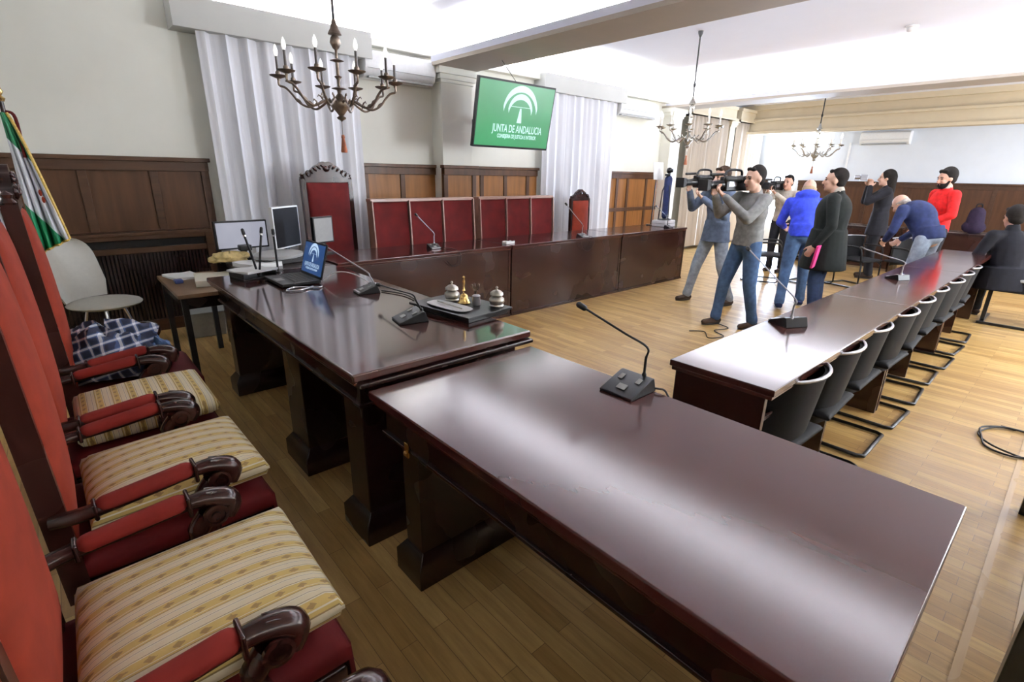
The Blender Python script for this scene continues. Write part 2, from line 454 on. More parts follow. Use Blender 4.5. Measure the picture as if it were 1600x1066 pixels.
m.build('radiator_slat', 'mahogany_x', d1)
MB().box(-.28, 1.15, D-.13, D-.05, .1, .93).build('radiator', 'black_metal', d1)
dado(2, 3.02, 4.13, (3.07, 3.60), 1.70, D, True)
dado(3, 4.10, 4.66, (4.13, 4.62), 1.70, D-.24, True)
dado(4, 4.62, 6.11, (4.95, 5.42, 5.9), 1.70, D, True)
dado(5, 7.94, 9.66, (8.0, 8.28, 8.62, 9.25), 1.68, D, True)
# far wall panelling (runs along y)
def dado_y(x, y0, y1, zt, n, stiles):
    o = struct(MB().box(x-.03, x+.01, y0, y1, 0, zt-.04), 'wainscot_panel', 'panel_wood')
    m = MB(); m.box(x-.075, x, y0, y1, zt-.04, zt).box(x-.05, x, y0, y1, zt-.12, zt-.04).box(x-.05, x, y0, y1, 0, .14)
    for s in stiles: m.box(x-.045, x, s-.035, s+.035, .14, zt-.1)
    m.build('dado_rail', 'rail_wood', o, bevel=.004)
dado_y(XR, YR, 5.05, 1.57, 5, [-2.2+.72*i for i in range(10)])
dado_y(XR, 5.80, D, 1.57, 6, [5.85, 6.2])

# windows on the left wall, behind the sheers (shutters closed)
def window(n, x0, x1, z0, z1):
    g = MB(); 
    for a, b in ((x0, x0+.07), ((x0+x1)/2-.04, (x0+x1)/2+.04), (x1-.07, x1)): g.box(a, b, D-.05, D, z0, z1)
    g.box(x0, x1, D-.05, D, z1-.07, z1).box(x0, x1, D-.05, D, z0, z0+.07).box(x0, x1, D-.045, D, z0+1.5, z0+1.55)
    o = struct(g, 'window_%d' % n, 'white_plastic', bevel=.004)
    MB().box(x0+.05, x1-.05, D-.022, D-.014, z0+.05, z1-.05).build('window_pane', 'window_glass', o)
    MB().box(x0+.05, x1-.05, D-.010, D+.004, z0+.05, z1-.05).build('shutter', 'shutter_grey', o)
window(1, 1.55, 2.9, .7, 2.62); window(2, 6.25, 7.8, .7, 2.6)
g = MB()
for a, b in ((5.10, 5.16), (5.70, 5.76)): g.box(XR+.02, XR+.10, a, b, .43, 2.77)
g.box(XR+.02, XR+.10, 5.1, 5.76, 2.70, 2.77).box(XR+.02, XR+.10, 5.1, 5.76, .43, .50)
o = struct(g, 'window_3', 'white_plastic', bevel=.004)
MB().box(XR+.05, XR+.056, 5.15, 5.71, .49, 2.71).build('window_pane', 'window_glass', o)

# curtains
def curtain(label, x0, x1, y, z0, z1, mat, amp, wl, seed):
    rnd = random.Random(seed); b = MB(); nx = int((x1-x0)/.018); nz = 14
    ph = [rnd.uniform(0, 6) for _ in range(4)]
    rows = []
    for j in range(nz+1):
        z = z0+(z1-z0)*j/nz; row = []
        for i in range(nx+1):
            x = x0+(x1-x0)*i/nx; q = 1-.25*j/nz
            yy = y+amp*q*(math.sin(2*PI*x/wl+ph[0]+.5*math.sin(3*x+ph[1]+.6*z))+.35*math.sin(2*PI*x/(wl*.43)+ph[2]+.3*z))
            row.append(b.bm.verts.new((x, yy, z)))
        rows.append(row)
    for j in range(nz):
        for i in range(nx): b.bm.faces.new((rows[j][i], rows[j][i+1], rows[j+1][i+1], rows[j+1][i]))
    o = b.build('curtain', mat, smooth=True)
    tag(o, label, 'curtain', 'full-length curtains on the window wall'); return o
curtain('white sheer curtain over the window behind the tall carved red chair', 1.36, 3.0, 6.13, .08, 2.86, 'sheer_white', .045, .21, 1)
curtain('white sheer curtain behind the hanging screen and the small red chair', 6.1, 7.93, 6.13, .08, 2.84, 'sheer_white', .040, .20, 2)
curtain('beige drape nearer the white pillar, beyond the second beam', 10.3, 12.05, 6.08, .08, 2.85, 'beige_drape', .035, .16, 3)
curtain('beige drape between the cream column and the bright far window', 12.38, 13.85, 6.08, .08, 2.85, 'beige_drape', .035, .16, 4)

# air conditioners
def ac(label, loc, rz, w, h):
    t = thing('air_conditioner', label, 'air conditioner', loc, rz, 'wall air conditioners')
    p = [(0, 0), (0, h), (-.16, h), (-.20, h-.03), (-.215, h*.45), (-.19, .05), (-.12, 0)]
    m = MB(); rz90 = Matrix.Rotation(R(90), 4, 'Z')
    m.prism(p, -w/2, w/2, rz90); m.build('case', 'white_plastic', t, bevel=.012)
    MB().box(-w/2+.05, w/2-.05, -.19, -.13, -.002, .02).build('air_outlet', 'grey_plastic', t, bevel=.003)
    MB().box(-w/2+.03, w/2-.03, -.217, -.205, .10, .104).build('panel_seam', 'grey_plastic', t)
    return t
ac('white wall air conditioner beside the large sheer curtain, by the first chandelier', (3.56, D-.02, 2.66), 0, .98, .30)
ac('white wall air conditioner right of the screen, between curtain and second pillar', (8.55, D-.02, 2.64), 0, 1.15, .28)
ac('white air conditioner high on the bluish far wall', (XR-.0, 3.42, 2.34), R(-90), .92, .27)
tag(MB().box(XR-.03, XR, 4.07, 4.11, 1.57, 2.40).build('cable_conduit', 'white_plastic'), 'thin pale vertical conduit on the far wall beside the air conditioner', 'conduit')
m = MB(); m.lathe([(0, -.07), (.03, -.07), (.05, -.05), (.055, -.02), (.075, -.015), (.075, 0)], (8.55, 2.1, 3.45), 20)
tag(m.build('smoke_detector', 'white_plastic', smooth=True), 'round white smoke detector on the ceiling between the beams', 'smoke detector')

# ------------------------------------------------------------------ lights
def area(name, loc, size, energy, rot, colr=(1, 1, 1)):
    l = bpy.data.lights.new(name, 'AREA'); l.shape = 'RECTANGLE'; l.size = size[0]; l.size_y = size[1]
    l.energy = energy; l.color = colr
    o = bpy.data.objects.new(name, l); col.objects.link(o); o.location = loc; o.rotation_euler = rot
    return o
COVE = (1, .975, .95)
K = 40     # watts per metre of cove lamp
def cove_y(x, side, g=1):   # runs along y, throws towards side (+1/-1 in x)
    L = 7.9
    area('cove_lamp', (x, (YR+.2+D-.3)/2, 2.975), (.05, L), K*g*L*.62, (0, R(180-(62 if g > 1.5 else 30)*side), 0), COVE)
cove_y(4.08, -1, 1.9); cove_y(4.58, 1, 1.3); cove_y(9.68, -1, 1.3); 
def cove_x(x0, x1, y, z, side, g=1):
    L = x1-x0
    area('cove_lamp', ((x0+x1)/2, y, z), (L, .05), K*g*L*.62, (R(180+30*side), 0, 0), COVE)
cove_x(1.25, 3.10, 6.18, 3.06, -1, 1.7); cove_x(3.2, 4.05, 6.23, 3.07, -1, 1.5); cove_x(4.7, 6.0, 6.23, 3.03, -1)
cove_x(6.1, 8.0, 6.18, 3.02, -1); cove_x(8.15, 9.6, 6.23, 3.03, -1)
cove_x(4.7, 9.6, YR+.1, 3.0, 1)
cove_x(-1.4, 4.0, YR+.1, 3.0, 1, .35)  # added lamp, out of view, to lift the near bay's walls
# daylight through the far window, and added unseen fill lamps on the windowless right-hand wall
area('window_and_fill_daylight', (XR+.45, 5.43, 1.65), (2.2, .6), 420, (0, R(90), 0), (.62, .76, 1))
for x in (6.9, 11.8):
    area('window_and_fill_daylight', (x, YR+.06, 1.75), (1.5, 1.6), 150, (R(90), 0, 0), (.86, .92, 1))  # added fill, no window in this wall
w = bpy.data.worlds.new('world'); scene.world = w; w.use_nodes = True
wn = w.node_tree; bg = wn.nodes['Background']; bg.inputs[0].default_value = (.78, .88, 1, 1); bg.inputs[1].default_value = 3.0

# ------------------------------------------------------------------ tables
def table_top_mesh(x0, x1, y0, y1, zt, th=.035, lip=.012):
    m = MB()
    m.box(x0, x1, y0, y1, zt-th, zt)
    m.box(x0+lip, x1-lip, y0+lip, y1-lip, zt-th-.02, zt-th)
    return m
def pedestal(cx0, cx1, y0, y1, h):
    m = MB(); m.box(cx0, cx1, y0, y1, .12, h)
    e = .035
    m.ring_loft([[Vector((cx0-e, y0-e, z)), Vector((cx1+e, y0-e, z)), Vector((cx1+e, y1+e, z)), Vector((cx0-e, y1+e, z))] for z in (0, .10)] +
                [[Vector((cx0, y0, .15)), Vector((cx1, y0, .15)), Vector((cx1, y1, .15)), Vector((cx0, y1, .15))]])
    return m
# near table
t = thing('conference_table', 'large glossy mahogany table nearest, topped by one lone microphone, below the bell tray table', 'table', (1.2, .85, 0))
def rel(o, x, y): return (o[0]-x, o[1]-x, o[2]-y, o[3]-y)
m = table_top_mesh(-.43, .43, -.82, .83, .80); m.build('table_top', 'table_top_y', t, bevel=.006)
m = MB(); m.box(-.385, -.365, -.78, .80, .62, .75).box(.365, .385, -.78, .80, .62, .75).box(-.385, .385, -.78, -.76, .62, .75).box(-.385, .385, .78, .80, .62, .75)
m.box(-.395, .395, -.79, .81, .615, .63); m.build('apron', 'mahogany_y', t, bevel=.004)
pedestal(-.36, .34, .60, .72, .63).build('leg', 'mahogany_y', t, bevel=.005)
pedestal(-.36, .34, -.72, -.60, .63).build('leg', 'mahogany_y', t, bevel=.005)
MB().box(.30, .33, -.62, .62, .16, .62).build('modesty_panel', 'mahogany_y', t)
m = MB(); m.box(-.402, -.394, .60, .625, .60, .66).lathe([(0, 0), (.008, 0), (.012, .006), (0, .012)], (0, 0, 0), 10, Matrix.Translation((-.402, .61, .62)) @ Matrix.Rotation(R(-90), 4, 'Y'))
o = m.build('hook', 'brass', t, bevel=.002)
# head table
t = thing('head_table', 'glossy mahogany head table with laptop, two microphones and bell tray', 'table', (1.2, 2.9, 0))
m = table_top_mesh(-.47, .47, -1.18, 1.20, .86); m.build('table_top', 'glossy_top', t, bevel=.008)
m = MB(); m.box(-.42, .42, -1.12, 1.15, .70, .81); m.box(-.455, .465, -1.17, 1.18, .803, .815)
m.box(-.43, .43, -1.13, 1.16, .69, .705)
m.build('apron', 'mahogany_y', t, bevel=.004)
m = MB(); m.box(-.45, .47, -1.20, -1.10, .802, .822); m.build('end_molding', 'mahogany_x', t, bevel=.006)
pedestal(-.40, .36, -1.08, -.90, .70).build('leg', 'mahogany_y', t, bevel=.005)
pedestal(-.40, .36, -.36, -.10, .70).build('leg', 'mahogany_y', t, bevel=.005)
pedestal(-.40, .36, 1.0, 1.12, .70).build('leg', 'mahogany_y', t, bevel=.005)
MB().box(.36, .39, -1.0, 1.1, .16, .70).build('modesty_panel', 'mahogany_y', t)
# long right-hand table: three lengths pushed end to end
xs = [2.0, 4.2, 6.2, 8.2]
names = ['near end of the long narrow glossy table row, with first microphone', 'middle length of the long narrow table row, with the second microphone', 'far end of the long narrow table row, where the men stand']
for i in range(3):
    x0, x1 = xs[i], xs[i+1]-.004
    t = thing('long_table', names[i], 'table', ((x0+x1)/2, .90, 0), 0, 'narrow tables of the right-hand row')
    h = (x1-x0)/2
    table_top_mesh(-h, h, -.235, .235, .80, .03, .008).build('table_top', 'table_top_x', t, bevel=.005)
    MB().box(-h+.02, h-.02, .185, .21, .05, .75).build('modesty_panel', 'dark_front', t, bevel=.003)
    for s in (-1, 1):
        MB().box(s*(h-.03)-.015, s*(h-.03)+.015, -.20, .205, 0, .75).build('side_panel', 'dark_front', t, bevel=.003)
    MB().box(-h+.03, h-.03, -.17, .18, .60, .62).build('shelf', 'dark_front', t)
    MB().box(-.014, .014, -.17, .185, 0, .75).build('divider_panel', 'dark_front', t)
# desks along the window wall
wx = [1.78, 3.84, 5.91, 7.62]
nm = ['panelled mahogany desk beside the laptop, in front of the first red bench', 'panelled mahogany desk below the green screen, before the small red chair', 'panelled mahogany desk at the far end of the window row, by the white pillar']
for i in range(3):
    x0, x1 = wx[i], wx[i+1]-.018; h = (x1-x0)/2
    t = thing('front_desk', nm[i], 'desk', ((x0+x1)/2, 4.62, 0), 0, 'desks along the window wall')
    table_top_mesh(-h, h, -.33, .36, .83, .03, .008).build('desk_top', 'table_top_x', t, bevel=.005)
    MB().box(-h+.012, h-.012, -.31, -.285, .02, .78).build('front_panel', 'dark_front', t, bevel=.003)
    for s in (-1, 1): MB().box(s*(h-.016)-.016, s*(h-.016)+.016, -.315, .33, 0, .78).build('side_panel', 'dark_front', t, bevel=.003)
    MB().box(-h+.03, h-.03, -.285, .30, .58, .60).build('shelf', 'dark_front', t)
    MB().box(-h, h, -.325, -.283, 0, .03).build('plinth', 'dark_front', t)
# equipment desk in the corner between head table and window desks
t = thing('equipment_desk', 'dark corner desk carrying monitors and paperwork below the first sheer curtain', 'desk', (1.32, 4.78, 0))
MB().box(-.28, .44, -.44, .55, .79, .82).build('desk_top', 'mahogany_x', t, bevel=.004)
for sx in (-.25, .40):
    for sy in (-.40, .5): MB().box(sx-.025, sx+.025, sy-.025, sy+.025, 0, .79).build('leg', 'mahogany_x', t)
MB().box(-.26, .42, .48, .51, .3, .79).build('back_panel', 'mahogany_x', t)
# small side table
t = thing('side_table', 'small plain wooden side table holding papers, left of the head table', 'table', (.72, 4.72, 0))
MB().box(-.16, .27, -.46, .48, .69, .72).build('table_top', 'side_table_wood', t, bevel=.004)
MB().box(-.13, .24, -.42, .44, .60, .69).build('drawer_case', 'mahogany_y', t, bevel=.003)
for sx in (-.12, .22):
    for sy in (-.41, .43): MB().box(sx-.02, sx+.02, sy-.02, sy+.02, 0, .69).build('leg', 'black_metal', t)
# dark table at the right edge (mostly outside the picture)
t = thing('dark_table', 'dark table whose black legs cut the right edge of the photo', 'table', (2.75, -.62, 0))
MB().box(-1.0, .75, -.36, .50, .76, .80).build('table_top', 'mahogany_x', t, bevel=.004)
MB().box(-.94, -.86, .40, .47, 0, .76).build('leg', 'black_metal', t, bevel=.004)
MB().box(.62, .70, .44, .50, 0, .76).build('leg', 'black_metal', t, bevel=.004)
for sx in (-.90, .66): MB().box(sx-.03, sx+.03, -.34, -.28, 0, .76).build('leg', 'black_metal', t, bevel=.004)

# ------------------------------------------------------------------ carved armchair
def smooth_pad(m, x0, x1, y0, y1, z0, z1, r=.03, bulge=.02):
    """upholstered pad: superellipsoid-like block"""
    nx, ny = 14, 14
    def P(u, v, top):
        e = max(abs(u), abs(v))
        k = 1-(max(0, e-.0))**6
        zz = (z1-r+ (r+bulge*(1-u*u)*(1-v*v))*k**.5) if top else (z0+r-r*k**.5)
        return Vector(((x0+x1)/2+(x1-x0)/2*u, (y0+y1)/2+(y1-y0)/2*v, zz))
    def rnd(i, n): 
        a = -1+2*i/n; return math.copysign(1-(1-abs(a))**1.6, a)
    T = [[m.bm.verts.new(P(rnd(i, nx), rnd(j, ny), True)) for j in range(ny+1)] for i in range(nx+1)]
    B = [[m.bm.verts.new(P(rnd(i, nx), rnd(j, ny), False)) for j in range(ny+1)] for i in range(nx+1)]
    for i in range(nx):
        for j in range(ny):
            m.bm.faces.new((T[i][j], T[i+1][j], T[i+1][j+1], T[i][j+1])); m.bm.faces.new((B[i][j], B[i][j+1], B[i+1][j+1], B[i+1][j]))
    for i in range(nx):
        m.bm.faces.new((T[i][0], B[i][0], B[i+1][0], T[i+1][0])); m.bm.faces.new((T[i][ny], T[i+1][ny], B[i+1][ny], B[i][ny]))
    for j in range(ny):
        m.bm.faces.new((T[0][j], T[0][j+1], B[0][j+1], B[0][j])); m.bm.faces.new((T[nx][j], B[nx][j], B[nx][j+1], T[nx][j+1]))
    return m
def armchair(label, loc, rz, cushion=None, velvet='red_velvet', sc=1, group=None, crest=True, arms=True, cush_rot=0):
    """origin on the floor under the seat middle, faces +x"""
    t = thing('carved_armchair', label, 'armchair', loc, rz, group, sc)
    smooth_pad(MB(), -.24, .31, -.265, .265, .40, .50, .03, .012).build('seat', 'crimson_velvet', t, smooth=True)
    m = MB(); m.box(-.23, .30, -.26, .26, .33, .41); m.build('seat_rail', 'chair_wood', t, bevel=.01)
    m = MB()
    m.ring_loft([[Vector((.315, -.255, .47)), Vector((.315, .255, .47)), Vector((.30, .255, .47)), Vector((.30, -.255, .47))],
                 [Vector((.33, -.25, .22)), Vector((.33, .25, .22)), Vector((.318, .25, .22)), Vector((.318, -.25, .22))]])
    m.build('seat_valance', 'dark_velvet', t, bevel=.003)
    # back pad, leaning
    tilt = Matrix.Translation((-.245, 0, .52)) @ Matrix.Rotation(R(-1.6), 4, 'Y') @ Matrix.Rotation(R(-90), 4, 'Y')
    m = MB(); smooth_pad(m, .0, .88, -.225, .225, -.03, .035, .03, .018)
    for v in m.bm.verts: v.co = tilt @ Vector((v.co.x, v.co.y, -v.co.z))
    m.build('backrest', velvet, t, smooth=True)
    fr = Matrix.Translation((-.245, 0, .52)) @ Matrix.Rotation(R(-1.6), 4, 'Y')
    m = MB()
    for s in (-1, 1):
        m.box(-.045, .015, s*.245-.022, s*.245+.022, -.16, .915, fr)
        m.lathe([(0, 0), (.022, 0), (.03, .012), (.018, .03), (.024, .045), (0, .065)], (0, 0, 0), 12, fr @ Matrix.Translation((-.015, s*.245, .912)))
    m.box(-.045, .015, -.225, .225, .885, .93, fr); m.box(-.05, -.02, -.225, .225, -.02, .90, fr)
    m.build('back_frame', 'chair_wood', t, bevel=.006)
    if crest:
        m = MB(); pts = []
        N = 28
        for i in range(N+1):
            y = -.235+.47*i/N; u = abs(y)/.235
            h = .028+.125*math.cos(min(1, u*1.05)*PI/2)**1.3+.012*abs(math.sin(u*9))
            pts.append((y, .925+h))
        poly = [(-.235, .92)]+pts+[(.235, .92)]
        rot = Matrix.Rotation(R(90), 4, 'Z')
        m.prism(poly, -.012, .030, fr @ Matrix.Rotation(R(90), 4, 'Z'))
        # carved relief: leaves, rosette, scrolls
        for s in (-1, 1):
            for k in range(5):
                y = s*(.035+k*.042); z = .955+.085*math.cos(abs(y)/.235*PI/2)
                m.ell(tuple(fr @ Vector((.018, y, z-.012*k*.3))), (.012, .026, .011), (Matrix.Rotation(R(s*(30+k*9)), 3, 'X')), 8, 6)
            m.tube([tuple(fr @ Vector((.016, s*(.19+.028*math.cos(a)), .965+.028*math.sin(a)))) for a in [q*.5 for q in range(11)]], .006, 6)
        m.ell(tuple(fr @ Vector((.016, 0, 1.015))), (.016, .035, .032), None, 10, 6)
        m.build('crest', 'chair_wood', t, smooth=True)
    if arms:
        for s in (-1, 1):
            y = s*.29
            m = MB()
            path = bez([(-.27, y-s*.02, .648), (-.20, y, .655), (-.05, y, .668), (.08, y, .682), (.145, y, .676), (.185, y, .650), (.170, y, .615)], 6)
            n = len(path); rad = [.021+.011*min(1, max(0, (i/n-.5)*4)) for i in range(n)]
            m.tube([tuple(p) for p in path], rad, 10)
            for v in m.bm.verts: v.co.y = y+(v.co.y-y)*1.25
            # volute on each face and the reeded top
            for q in (-1, 1):
                m.lathe([(0, 0), (.034, 0), (.034, .010), (.025, .012), (.023, .005), (.013, .005), (.012, .014), (0, .015)], (0, 0, 0), 14, Matrix.Translation((.140, y+q*.030, .634)) @ Matrix.Rotation(R(-90*q), 4, 'X'))
                m.tube([tuple(Vector((p.x, y+q*.014, p.z+.022))) for p in path[int(n*.62):int(n*.86)]], .004, 6)
            m.tube(bez([(.125, y, .625), (.09, y, .57), (.105, y*.97, .50), (.10, y*.93, .42)], 6), [.030]*6+[.024]*6+[.027]*7, 10)
            a = m.build('armrest', 'chair_wood', t, smooth=True)
            m = MB(); m.cap((-.145, y, .668), (.055, y, .690), .030, .033, 14, (0, 0, 1), .75)
            m.build('arm_pad', 'arm_velvet', a, smooth=True)
            MB().box(.076, .088, y-.034, y+.034, .650, .714).build('arm_collar', 'chair_wood', a, bevel=.006)
            MB().box(-.178, -.166, y-.028, y+.028, .632, .684).build('arm_collar', 'chair_wood', a, bevel=.006)
    for sx, sy in ((.27, .23), (.27, -.23), (-.23, .23), (-.23, -.23)):
        m = MB(); m.lathe([(0, 0), (.022, 0), (.026, .03), (.016, .06), (.020, .16), (.026, .24), (.02, .27), (.030, .30), (.030, .36)], (sx, sy, 0), 12)
        m.build('leg', 'chair_wood', t, smooth=True)
    m = MB(); m.box(-.23, .27, -.012, .012, .12, .15).box(-.245, -.215, -.23, .23, .12, .15); m.build('stretcher', 'chair_wood', t, bevel=.004)
    if cushion:
        c = MB()
        smooth_pad(c, -.205, .305, -.24, .24, -.055, .055, .05, .028)
        o = c.build('seat_cushion', cushion, None, smooth=True)
        mm = Matrix.Translation(loc) @ Matrix.Rotation(rz, 4, 'Z')
        p = mm @ Vector((.01, 0, .565)); o.location = p; o.rotation_euler = (0, R(-1.5), rz+cush_rot)
        return t, o
    return t, None
XC = .13
G = 'carved red velvet armchairs behind the head table'
a, c = armchair('nearest fully visible carved red armchair, with gold-striped cushion at bottom left', (.04, 1.24, 0), R(-1), 'brocade_y', group=G)
tag(c, 'gold and cream striped cushion on the nearest red armchair', 'cushion', 'striped seat cushions')
a, c = armchair('second carved red armchair from the bottom of the photo, striped cushion', (.09, 2.00, 0), R(1), 'brocade_y', group=G)
tag(c, 'gold and cream striped cushion on the second armchair, stripes running front to back', 'cushion', 'striped seat cushions')
a, c = armchair('third carved red armchair, cushion striped crosswise, before the plaid jacket chair', (.09, 2.69, 0), 0, 'brocade_x', group=G)
tag(c, 'cushion whose bold stripes run sideways, on the third armchair', 'cushion', 'striped seat cushions')
armchair('carved red armchair with visible crest, holding the blue plaid jacket', (.15, 3.42, 0), R(0), None, group=G)
armchair('armchair cut off by the bottom edge, only one carved arm tip showing', (.11, .40, 0), R(2), None, group=G)
# tall chair of the chair by the window and the small one at the end
armchair('tall carved crimson chair before the first sheer curtain, behind the window desk', (2.31, 5.36, 0), R(-90), None, 'crimson_velvet', 1.055, 'red chairs along the window wall')
armchair('small carved red chair alone before the second sheer curtain', (6.50, 5.40, 0), R(-90), None, 'red_velvet', .86, 'red chairs along the window wall')
# plaid jacket heaped on the seat
def heap(name, mat, c, r, seed, n=60, parent=None, drape=.5):
    rnd = random.Random(seed); m = MB(); K = 30; J = 16; rings = []
    for j in range(J+1):
        t = PI*j/J; ring = []
        for i in range(K):
            a = 2*PI*i/K
            f = 1+.10*math.sin(3*a+seed+2*t)+.08*math.sin(7*a+4*t+seed*2)+.05*math.sin(11*a-6*t)+.05*math.sin(9*t+2*a)
            q = max(math.sin(t), .03)**.7
            z = -math.cos(t)
            if z < -.3: z = -.3-(abs(z)-.3)*.2
            ring.append(Vector((c[0]+r[0]*q*math.cos(a)*f, c[1]+r[1]*q*math.sin(a)*f, c[2]+r[2]*z*f)))
        rings.append(ring)
    m.ring_loft(rings); return m.build(name, mat, parent, smooth=True)
o = heap('jacket', 'plaid_wool', (.07, 3.40, .60), (.25, .215, .185), 2.0)
tag(o, 'crumpled navy and white plaid jacket heaped on an armchair seat', 'jacket')
o = heap('blue_sweater', 'jeans_blue', (.29, 3.44, .56), (.085, .16, .10), 5.0)
tag(o, 'dull blue garment bunched at the front of the plaid jacket', 'garment')

# ------------------------------------------------------------------ high-back red benches
def bench(label, x0, w, y):
    t = thing('red_bench', label, 'bench', (x0+w/2, y, 0), 0, 'three-seat red benches on the window wall')
    sw = w/3
    for k in range(3):
        cx = -w/2+sw*(k+.5)
        m = MB(); rings = []
        for z in (.46, .6, .8, 1.0, 1.2, 1.275):
            ring = []
            N = 8
            for i in range(N+1):
                u = -1+2*i/N; ring.append(Vector((cx+u*(sw/2-.022), .03+.045*(1-u*u)+.10*(z-.46)*.6-.01, z)))
            for i in range(N, -1, -1):
                u = -1+2*i/N; ring.append(Vector((cx+u*(sw/2-.022), .10+.10*(z-.46)*.6, z)))
            rings.append(ring)
        m.ring_loft(rings); m.build('backrest', 'crimson_velvet', t, smooth=True)
        smooth_pad(MB(), cx-sw/2+.02, cx+sw/2-.02, -.40, .06, .38, .47, .03, .01).build('seat', 'crimson_velvet', t, smooth=True)
    m = MB()
    for k in range(4):
        x = -w/2+sw*k
        sh = Matrix.Identity(4); sh[1][2] = .06
        m.box(x-.009, x+.009, -.03, .10, .40, 1.29, sh)
    sh = Matrix.Identity(4); sh[1][2] = .06
    m.box(-w/2-.014, w/2+.014, -.01, .10, 1.275, 1.31, sh)
    m.build('back_frame', 'pale_trim_wood', t, bevel=.005)
    for k in (0, 3):
        MB().box(-w/2+sw*k-.02, -w/2+sw*k+.02, -.38, .14, 0, .40).build('leg', 'chair_wood', t, bevel=.004)
    MB().box(-w/2, w/2, -.36, .08, .33, .385).build('seat_rail', 'chair_wood', t)
bench('red three-seat high-back bench beside the tall carved chair', 2.66, 1.40, 5.26)
bench('red three-seat high-back bench under the green screen, farther along', 4.17, 1.36, 5.26)

# ------------------------------------------------------------------ grey shell chair
t = thing('shell_chair', 'pale grey plastic shell chair in the corner beside the flag', 'chair', (.17, 5.55, 0), R(-48))
m = MB(); rings = []
for k in range(21):
    a = k/20; z = .50+.53*a; x = -.20-.10*a; w = .245*(1-.10*a)*(.80+.2*min(1, a*4))*(1 if a < .55 else (max(.02, 1-((a-.55)/.45)**3.2))**.5)
    ring = []
    N = 10
    for i in range(N+1):
        u = -1+2*i/N; ring.append(Vector((x+.07*u*u, w*u, z)))
    for i in range(N, -1, -1):
        u = -1+2*i/N; ring.append(Vector((x+.07*u*u-.02, w*u, z)))
    rings.append(ring)
m.ring_loft(rings); m.build('backrest', 'grey_shell', t, smooth=True)
m = MB(); m.ell((.03, 0, .475), (.28, .26, .045), None, 24, 10); m.build('seat', 'grey_shell', t, smooth=True)
for a in (45, 135, 225, 315):
    m = MB(); m.tube([(.02+.12*math.cos(R(a)), .12*math.sin(R(a)), .45), (.02+.24*math.cos(R(a)), .24*math.sin(R(a)), 0)], .012, 8); m.build('leg', 'chrome', t, smooth=True)

# ------------------------------------------------------------------ black cantilever chairs
def cantilever(label, loc, rz, group, ch=True):
    """faces +y (towards the table)"""
    t = thing('cantilever_chair', label, 'chair', loc, rz, group)
    m = MB(); rings = []
    for k in range(9):
        a = k/8; z = .36+.40*a; ring = []; N = 12; w = .215+.01*a
        for i in range(N+1):
            th = PI*(i/N); ring.append(Vector((-w*math.cos(th), -.03-.135*math.sin(th)*(.55+.45*a), z)))
        for i in range(N, -1, -1):
            th = PI*(i/N); ring.append(Vector((-(w-.018)*math.cos(th), -.03-(.135*(.55+.45*a)-.018)*math.sin(th)*1.0, z)))
        rings.append(ring)
    m.ring_loft(rings); m.build('backrest', 'black_mesh', t, smooth=True)
    m = MB(); m.tube([(-.225*math.cos(PI*i/16), -.03-.14*math.sin(PI*i/16), .768) for i in range(17)], .008, 8)
    m.build('top_rail', 'silver_plastic', t, smooth=True)
    smooth_pad(MB(), -.23, .23, -.14, .32, .40, .45, .02, .01).build('seat', 'black_mesh', t, smooth=True)
    m = MB()
    L = [(-.20, .26, .40), (-.22, .30, .36), (-.22, .31, .05), (-.22, .27, .014), (-.22, -.20, .014), (-.20, -.235, .014), (.20, -.235, .014), (.22, -.20, .014), (.22, .27, .014), (.22, .31, .05), (.22, .30, .36), (.20, .26, .40)]
    m.tube(L, .012, 8); m.build('sled_frame', 'black_metal', t, smooth=True)
    for s in (-1, 1):
        m = MB(); m.tube(bez([(s*.22, .29, .38), (s*.245, .26, .60), (s*.25, .16, .64), (s*.245, -.03, .63)], 5), .013, 8); m.build('armrest', 'black_plastic', t, smooth=True)
    return t
lab = ['black cantilever chair closest to the big table, first along the long table', 'second black cantilever chair along the long table', 'third black cantilever chair along the long table', 'fourth black cantilever chair along the long table',
       'fifth black cantilever chair along the long table', 'sixth black cantilever chair along the long table', 'seventh black cantilever chair along the long table', 'eighth black cantilever chair along the long table',
       'ninth black cantilever chair, last before the man in the puffer jacket']
G = 'black cantilever chairs tucked under the long table'
first = None
for i in range(9):
    x = 2.43+.575*i
    if i == 0: first = cantilever(lab[0], (x, .78, 0), R(-2), G)
    else: dup(first, (x, .78+.01*((i*7) % 3), 0), R(((i*5) % 7)-3), lab[i])
lab2 = ['black chair standing empty behind the grey sweater cameraman', 'black chair just beyond the man in blue hoodie', 'dark chair behind the coat man and the woman', 'dark chair at the feet of the standing woman']
for i, (x, y, r) in enumerate(((8.55, 3.45, 200), (8.95, 2.85, 170), (9.3, 2.35, 160), (9.6, 1.75, 150))):
    dup(first, (x, y, 0), R(r), lab2[i], 'black chairs standing in the middle of the room')
# dark row bench at the right edge
t = thing('waiting_bench', 'black waiting bench with grey rail at the right edge, under the puffer jacket', 'bench', (8.35, .22, 0), 0)
smooth_pad(MB(), -.30, .22, -.75, .40, .40, .47, .03, .01).build('seat', 'black_mesh', t, smooth=True)
MB().box(-.34, -.31, -.75, .40, .50, .53).box(-.34, -.31, -.75, .40, .40, .50).build('backrest', 'black_mesh', t, bevel=.006)
MB().box(-.355, -.325, -.75, .42, .53, .56).build('rail', 'grey_plastic', t, bevel=.006)
for s in (-.70, .36):
    m = MB(); m.box(-.34, .26, s-.02, s+.02, 0, .03).box(-.28, -.24, s-.02, s+.02, .03, .42); m.build('leg', 'black_metal', t, bevel=.003)
MB().box(-.36, -.32, -.72, .40, .0, .03).build('stretcher', 'black_metal', t, bevel=.003)
